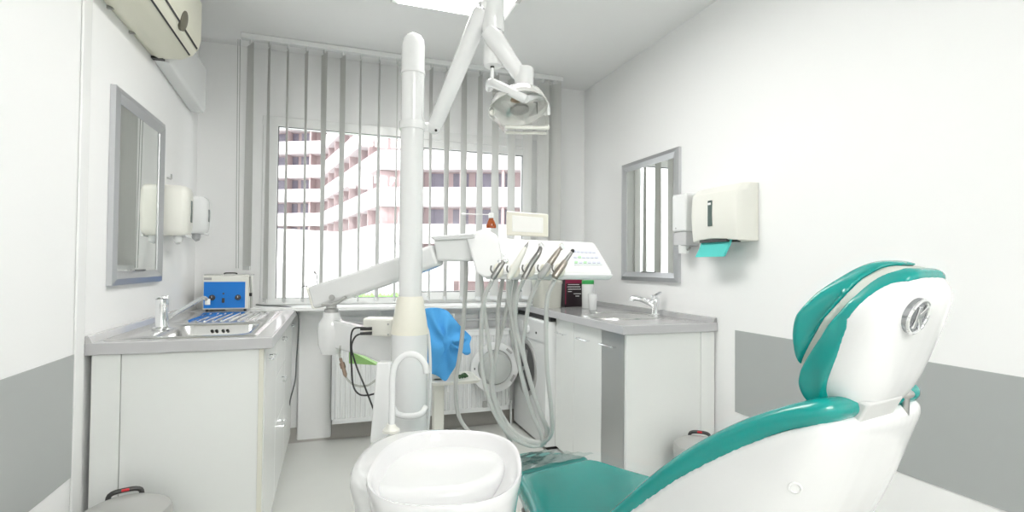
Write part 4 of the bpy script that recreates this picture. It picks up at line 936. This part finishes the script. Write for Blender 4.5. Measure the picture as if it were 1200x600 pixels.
# cloth: draped sheet
outl = [(498, 364), (503, 361), (513, 361), (524, 364), (531, 372), (540, 383), (548, 390), (553, 396), (550, 403), (551, 413), (545, 416), (540, 407), (535, 425), (528, 440), (521, 446), (512, 440), (501, 436), (497, 420), (496, 395), (497, 375)]
cs = cspline([px(u, v, Y=3.02) for u, v in outl], 3)
cen = sum(cs, Vector())/len(cs)
b = NB(); layers = []
for k, s_ in enumerate((1.0, .85, .66, .45, .22)):
    layers.append([cen+(p-cen)*s_+Vector((0, -.035*(1-s_)-.014*math.sin(p.x*55+p.z*24+k), 0)) for p in cs])
back_l = [[p+Vector((0, .02, 0)) for p in L_] for L_ in layers]
rings(b, layers[::-1]+back_l, True)
tag(obj('blue_cloth', b, CLOTH, ang=70), 'bright blue disposable drape hanging over the stand behind the column', 'cloth')
# ================================================================== DENTAL CHAIR
O2 = Vector((.74, 1.35, 0)); dS = Vector((-.2, .98, 0)).normalized(); lV = Vector((-dS.y, dS.x, 0))
def C3(s, l, z): return O2+dS*s+lV*l+Vector((0, 0, z))
ch = thing('dental_chair', 'teal padded dental chair with white moulded back shell and headrest', 'dental chair', O2+dS*-.1)
def pillow(poly, wf, r, m=5, n=6, rl=None, l0=0, cs=5):
    """poly: closed (s,z) outline; wf(s,z): half width; r: rounding amount; edges rolled like a cushion"""
    def resample(P, N):
        L = [0]
        for i in range(len(P)): L.append(L[-1]+(P[(i+1) % len(P)]-P[i]).length)
        out = []; j = 0
        for k in range(N):
            t = L[-1]*k/N
            while L[j+1] < t: j += 1
            f = (t-L[j])/max(1e-9, L[j+1]-L[j]); out.append(P[j].lerp(P[(j+1) % len(P)], f))
        return out
    P = resample(cspline([Vector((s, z, 0)) for s, z in poly], 8), 110)
    N = len(P); area = sum(P[i].x*P[(i+1) % N].y-P[(i+1) % N].x*P[i].y for i in range(N))
    sg = 1 if area > 0 else -1
    rl = rl or r; steps = 20
    levels_ = [(r*(1-math.sin(PI/2*k/n)), rl*(1-math.cos(PI/2*k/n))) for k in range(n, -1, -1)]
    cur = 0; Q = P; rows = []
    for ins, lw in levels_:
        while cur < ins-1e-9:
            st = min(r/steps, ins-cur); cur += st; M = []
            for i in range(N):
                t = (Q[(i+1) % N]-Q[i-1])
                if t.length < 1e-9: M.append(Q[i].copy()); continue
                t.normalize(); M.append(Q[i]+Vector((-t.y, t.x, 0))*sg*st)
            for _ in range(1): M = [M[i]*.6+(M[i-1]+M[(i+1) % N])*.2 for i in range(N)]
            Q = M
        rows.append((list(Q), lw))
    R = []
    for side in (-1, 1):
        for Qr, lw in (rows[::-1] if side == -1 else rows):
            R.append([C3(p.x, l0+side*(wf(p.x, p.y)-rl+(rl-lw)), p.y) for p in Qr])
    bm = NB(); vs = [[bm.verts.new(p) for p in row] for row in R]
    for a_, b_ in zip(vs, vs[1:]):
        for i in range(N): bm.faces.new((a_[i], a_[(i+1) % N], b_[(i+1) % N], b_[i]))
    caps = [bm.faces.new(vs[0][::-1]), bm.faces.new(vs[-1])]
    bmesh.ops.triangulate(bm, faces=caps)
    return bm
def interp(x, T_):
    if x <= T_[0][0]: return T_[0][1]
    for (a, b_), (c, d_) in zip(T_, T_[1:]):
        if x <= c: return b_+(d_-b_)*(x-a)/(c-a)
    return T_[-1][1]
bw = lambda s, z: interp(s, [(-.80, .145), (-.72, .165), (-.6, .195), (-.45, .215), (-.2, .235), (0, .24)])
def shell_loft(F, B, W, e=.55, n=22):
    """moulded shell: front edge curve F, back curve B, half widths W; cross-sections round off towards the back"""
    def sm(L): return [tuple(p) for p in spline([Vector((*q, 0)) if len(q) == 2 else Vector((q[0], 0, 0)) for q in L], 5)]
    F_, B_, W_ = sm(F), sm(B), sm([(w,) for w in W])
    R = []
    for f, b_, w in zip(F_, B_, W_):
        row = []
        for k in range(n+1):
            a = PI*k/n; c, si = math.cos(a), max(0, math.sin(a))
            l = w[0]*math.copysign(abs(c)**e, c); dpt = si**e
            row.append(C3(f[0]+(b_[0]-f[0])*dpt, l, f[1]+(b_[1]-f[1])*dpt))
        R.append(row)
    return rings(NB(), R)
# seat cushion
sw = lambda s, z: interp(s, [(-.3, .24), (0, .232), (.1, .19), (.22, .152), (.3, .15)])
seat = [(.225, .488), (.20, .500), (.10, .500), (.0, .497), (-.10, .495), (-.2, .50), (-.25, .49), (-.25, .43), (-.1, .42), (.1, .425), (.20, .435), (.225, .455)]
obj('seat', pillow(seat, sw, .018, rl=.03), TEAL, ch, soft=(.005, 4))
base = [(.18, .425), (-.2, .42), (-.32, .40), (-.30, .33), (-.1, .29), (.1, .33), (.18, .38)]
obj('seat_base', pillow(base, lambda s, z: sw(s, z)-.012, .03), mat('grey_seat_shell', (.42, .40, .38), .35), ch, ang=60)
leg = [(.235, .492), (.32, .478), (.42, .455), (.50, .432), (.60, .40), (.66, .36), (.64, .33), (.5, .36), (.35, .40), (.235, .43)]
lg = obj('leg_rest', pillow(leg, lambda s, z: interp(s, [(.2, .155), (.3, .165), (.5, .16), (.66, .13)]), .02, rl=.03), TEALD, ch, ang=60)
# wrinkled clear cover on leg rest
b = NB(); G = []
for i in range(26):
    s = .232+.30*i/25; row = []
    for j in range(22):
        l = -.17+.34*j/21; f = (s-.235)/.265; z = .500-.068*max(0, f)**1.1+.004*math.sin(s*60+l*23)*math.sin(l*55+s*31)+.002
        row.append(b.verts.new(C3(s, l, z)))
    G.append(row)
for i in range(25):
    for j in range(21): b.faces.new((G[i][j], G[i][j+1], G[i+1][j+1], G[i+1][j]))
obj('clear_cover', b, FILM, ch)
# backrest cushion
fr = [(-.16, .485), (-.215, .54), (-.273, .597), (-.345, .672), (-.41, .738), (-.487, .808), (-.574, .873), (-.645, .915), (-.70, .940), (-.728, .942), (-.738, .928), (-.732, .912)]
bk = [(-.700, .890), (-.66, .876), (-.591, .830), (-.479, .742), (-.40, .672), (-.346, .622), (-.28, .56), (-.21, .49), (-.18, .46)]
obj('backrest', pillow(fr+bk, bw, .018, rl=.035), TEAL, ch, soft=(.005, 4))
bshell = obj('back_shell', shell_loft([(-.724, .912), (-.708, .904), (-.66, .880), (-.591, .837), (-.479, .752), (-.40, .682), (-.346, .632), (-.28, .566), (-.20, .48)],
    [(-.735, .908), (-.742, .888), (-.728, .835), (-.706, .765), (-.675, .69), (-.635, .61), (-.58, .54), (-.48, .45), (-.34, .40)],
    [.135, .158, .176, .190, .207, .214, .218, .222, .225]), GLOSS, ch, soft=(.005, 9))
# dimple on the shell
dp = C3(-.66, .18, .77)
# headrest
hw_ = lambda s, z: interp(z, [(.91, .104), (.95, .116), (1.06, .120), (1.10, .100), (1.13, .066), (1.15, .045)])
hwp = lambda s, z: interp(z, [(.91, .100), (.97, .108), (1.07, .115), (1.11, .092), (1.14, .062), (1.165, .04)])
pad1 = [(-.645, .980), (-.636, 1.015), (-.640, 1.060), (-.664, 1.106), (-.70, 1.145), (-.728, 1.163), (-.758, 1.165), (-.778, 1.158), (-.756, 1.152), (-.732, 1.132), (-.712, 1.095), (-.676, 1.030), (-.652, .982)]
obj('headrest_pad', pillow(pad1, hwp, .007, rl=.03), TEAL, ch, soft=(.004, 14))
gap = [(-.650, .980), (-.670, 1.027), (-.715, 1.105), (-.730, 1.136), (-.758, 1.155), (-.785, 1.150), (-.760, 1.12), (-.735, 1.06), (-.695, .985), (-.675, .955)]
obj('headrest_spacer', pillow(gap, lambda s, z: hwp(s, z)-.004, .003, rl=.008), mat('grey_foam', (.52, .55, .50), .5), ch, soft=(.004, 3))
pad2 = [(-.688, .915), (-.664, .922), (-.654, .945), (-.660, .982), (-.697, 1.044), (-.731, 1.104), (-.747, 1.134), (-.774, 1.152), (-.804, 1.149), (-.800, 1.130), (-.770, 1.112), (-.745, 1.070), (-.722, 1.005), (-.700, .955), (-.700, .925)]
obj('headrest_base_pad', pillow(pad2, lambda s, z: hw_(s, z)+.007, .005, rl=.02), TEAL, ch, soft=(.004, 10))
hshell = obj('headrest_shell', shell_loft([(-.684, .920), (-.672, .938), (-.689, .974), (-.708, 1.012), (-.738, 1.075), (-.764, 1.115), (-.787, 1.138)],
    [(-.706, .912), (-.738, .920), (-.760, .955), (-.777, 1.0), (-.800, 1.07), (-.811, 1.112), (-.806, 1.140)],
    [.084, .104, .116, .121, .122, .100, .055], e=.62), GLOSS, ch, soft=(.004, 9))
bpy.context.view_layer.update()
ec, enr = hit(hshell, 1072, 370)
print('EMBLEM', ec, enr)
en = (dS*-1+Vector((0, 0, -.33))).normalized()
if ec is None: ec = C3(-.79, 0, 1.075)
if enr is not None and enr.length > .5: en = (en+enr.normalized()*1.5).normalized()
ex = lV; eu = en.cross(ex).normalized(); ex = eu.cross(en).normalized()
if eu.z < 0: eu = -eu
if ex.dot(lV) < 0: ex = -ex
b = NB(); lathe(b, ec-en*.010, [(.029, 0), (.029, .012), (.027, .015), (.025, .0155), (.0235, .014), (.002, .014)], 40, en, xa=ex); em = obj('emblem', b, mat('emblem_metal', (.42, .43, .45), .18, 1), ch)
em['label'] = 'round chrome emblem with a K-like mark'
b = NB(); o_ = ec+en*.006
for (x0, y0), (x1, y1) in (((.009, .018), (.009, -.018)), ((.007, .0), (-.013, .016)), ((.005, .002), (-.012, -.017))):
    a_ = o_+ex*x0+eu*y0; c_ = o_+ex*x1+eu*y1; dd_ = (c_-a_); obox(b, (a_+c_)/2, dd_, dd_.cross(en), en, dd_.length, .0075, .006)
obj('emblem_mark', b, CHROME, em, bevel=.001)
b = NB(); ring_ = [ec+en*.005+ex*(.0265*math.cos(2*PI*k/40))+eu*(.0265*math.sin(2*PI*k/40)) for k in range(41)]; tube(b, ring_, .0028, 8, False); obj('emblem_rim', b, CHROME, em)
dl, dn = hit(bshell, 932, 572)
if dl is not None:
    b = NB(); lathe(b, dl-dn*.004, [(.011, 0), (.011, .0045), (.008, .0058), (.006, .003), (.001, .002)], 24, dn); obj('screw_cap', b, GLOSS2, ch)
# neck bracket
b = NB(); R = [[C3(s, l, z) for s, z in ((-.690, .868), (-.722, .872), (-.752, .935), (-.715, .940))] for l in (.085, -.03)]
obj('headrest_bracket', rings(b, R), mat('bracket_plastic', (.64, .65, .64), .3), ch, bevel=.004)
b = NB(); R = [[C3(s, l, z) for s, z in ((-.700, .915), (-.722, .918), (-.738, .960), (-.715, .96))] for l in (.04, .0)]
obj('headrest_bar', rings(b, R), SATIN, ch, bevel=.003)
b = NB(); k0_ = C3(-.735, -.075, .900); tube(b, [C3(-.70, -.07, .90), k0_, k0_+Vector((0, 0, .028))], [.008, .009, .007], 12); sphere(b, k0_+Vector((0, 0, .03)), .012, (1.4, 1, .7)); obj('lock_knob', b, SATIN, ch)
# pedestal
b = NB(); R = [[C3(s, l, z) for s, l in ((-.28, .16), (.12, .16), (.12, -.16), (-.28, -.16))] for z in (.0, .04)]
obj('floor_plate', rings(b, R), GLOSS2, ch, bevel=.01)
b = NB(); R = [[C3(s*k+.0-.08, l*k, z) for s, l in ((-.12, .10), (.12, .10), (.12, -.10), (-.12, -.10))] for z, k in ((.04, 1.1), (.2, .8), (.35, 1.0))]
obj('pedestal', rings(b, R), GLOSS, ch, bevel=.02)
# ================================================================== LIGHT
W_ = bpy.data.worlds.new('sky'); SC.world = W_; W_.use_nodes = True
bg = W_.node_tree.nodes['Background']; bg.inputs[0].default_value = (.97, .98, 1, 1); bg.inputs[1].default_value = 1.5
sd_ = bpy.data.lights.new('sun', 'SUN'); sd_.energy = 1.1; sd_.angle = .05; so = bpy.data.objects.new('sun', sd_); COL.objects.link(so)
so.rotation_euler = Vector((.7, 1, -.9)).to_track_quat('-Z', 'Y').to_euler()
SC.view_settings.view_transform = 'Standard'; SC.view_settings.look = 'None'; SC.view_settings.gamma = 1
SC.view_settings.use_curve_mapping = False; SC.view_settings.exposure = .95
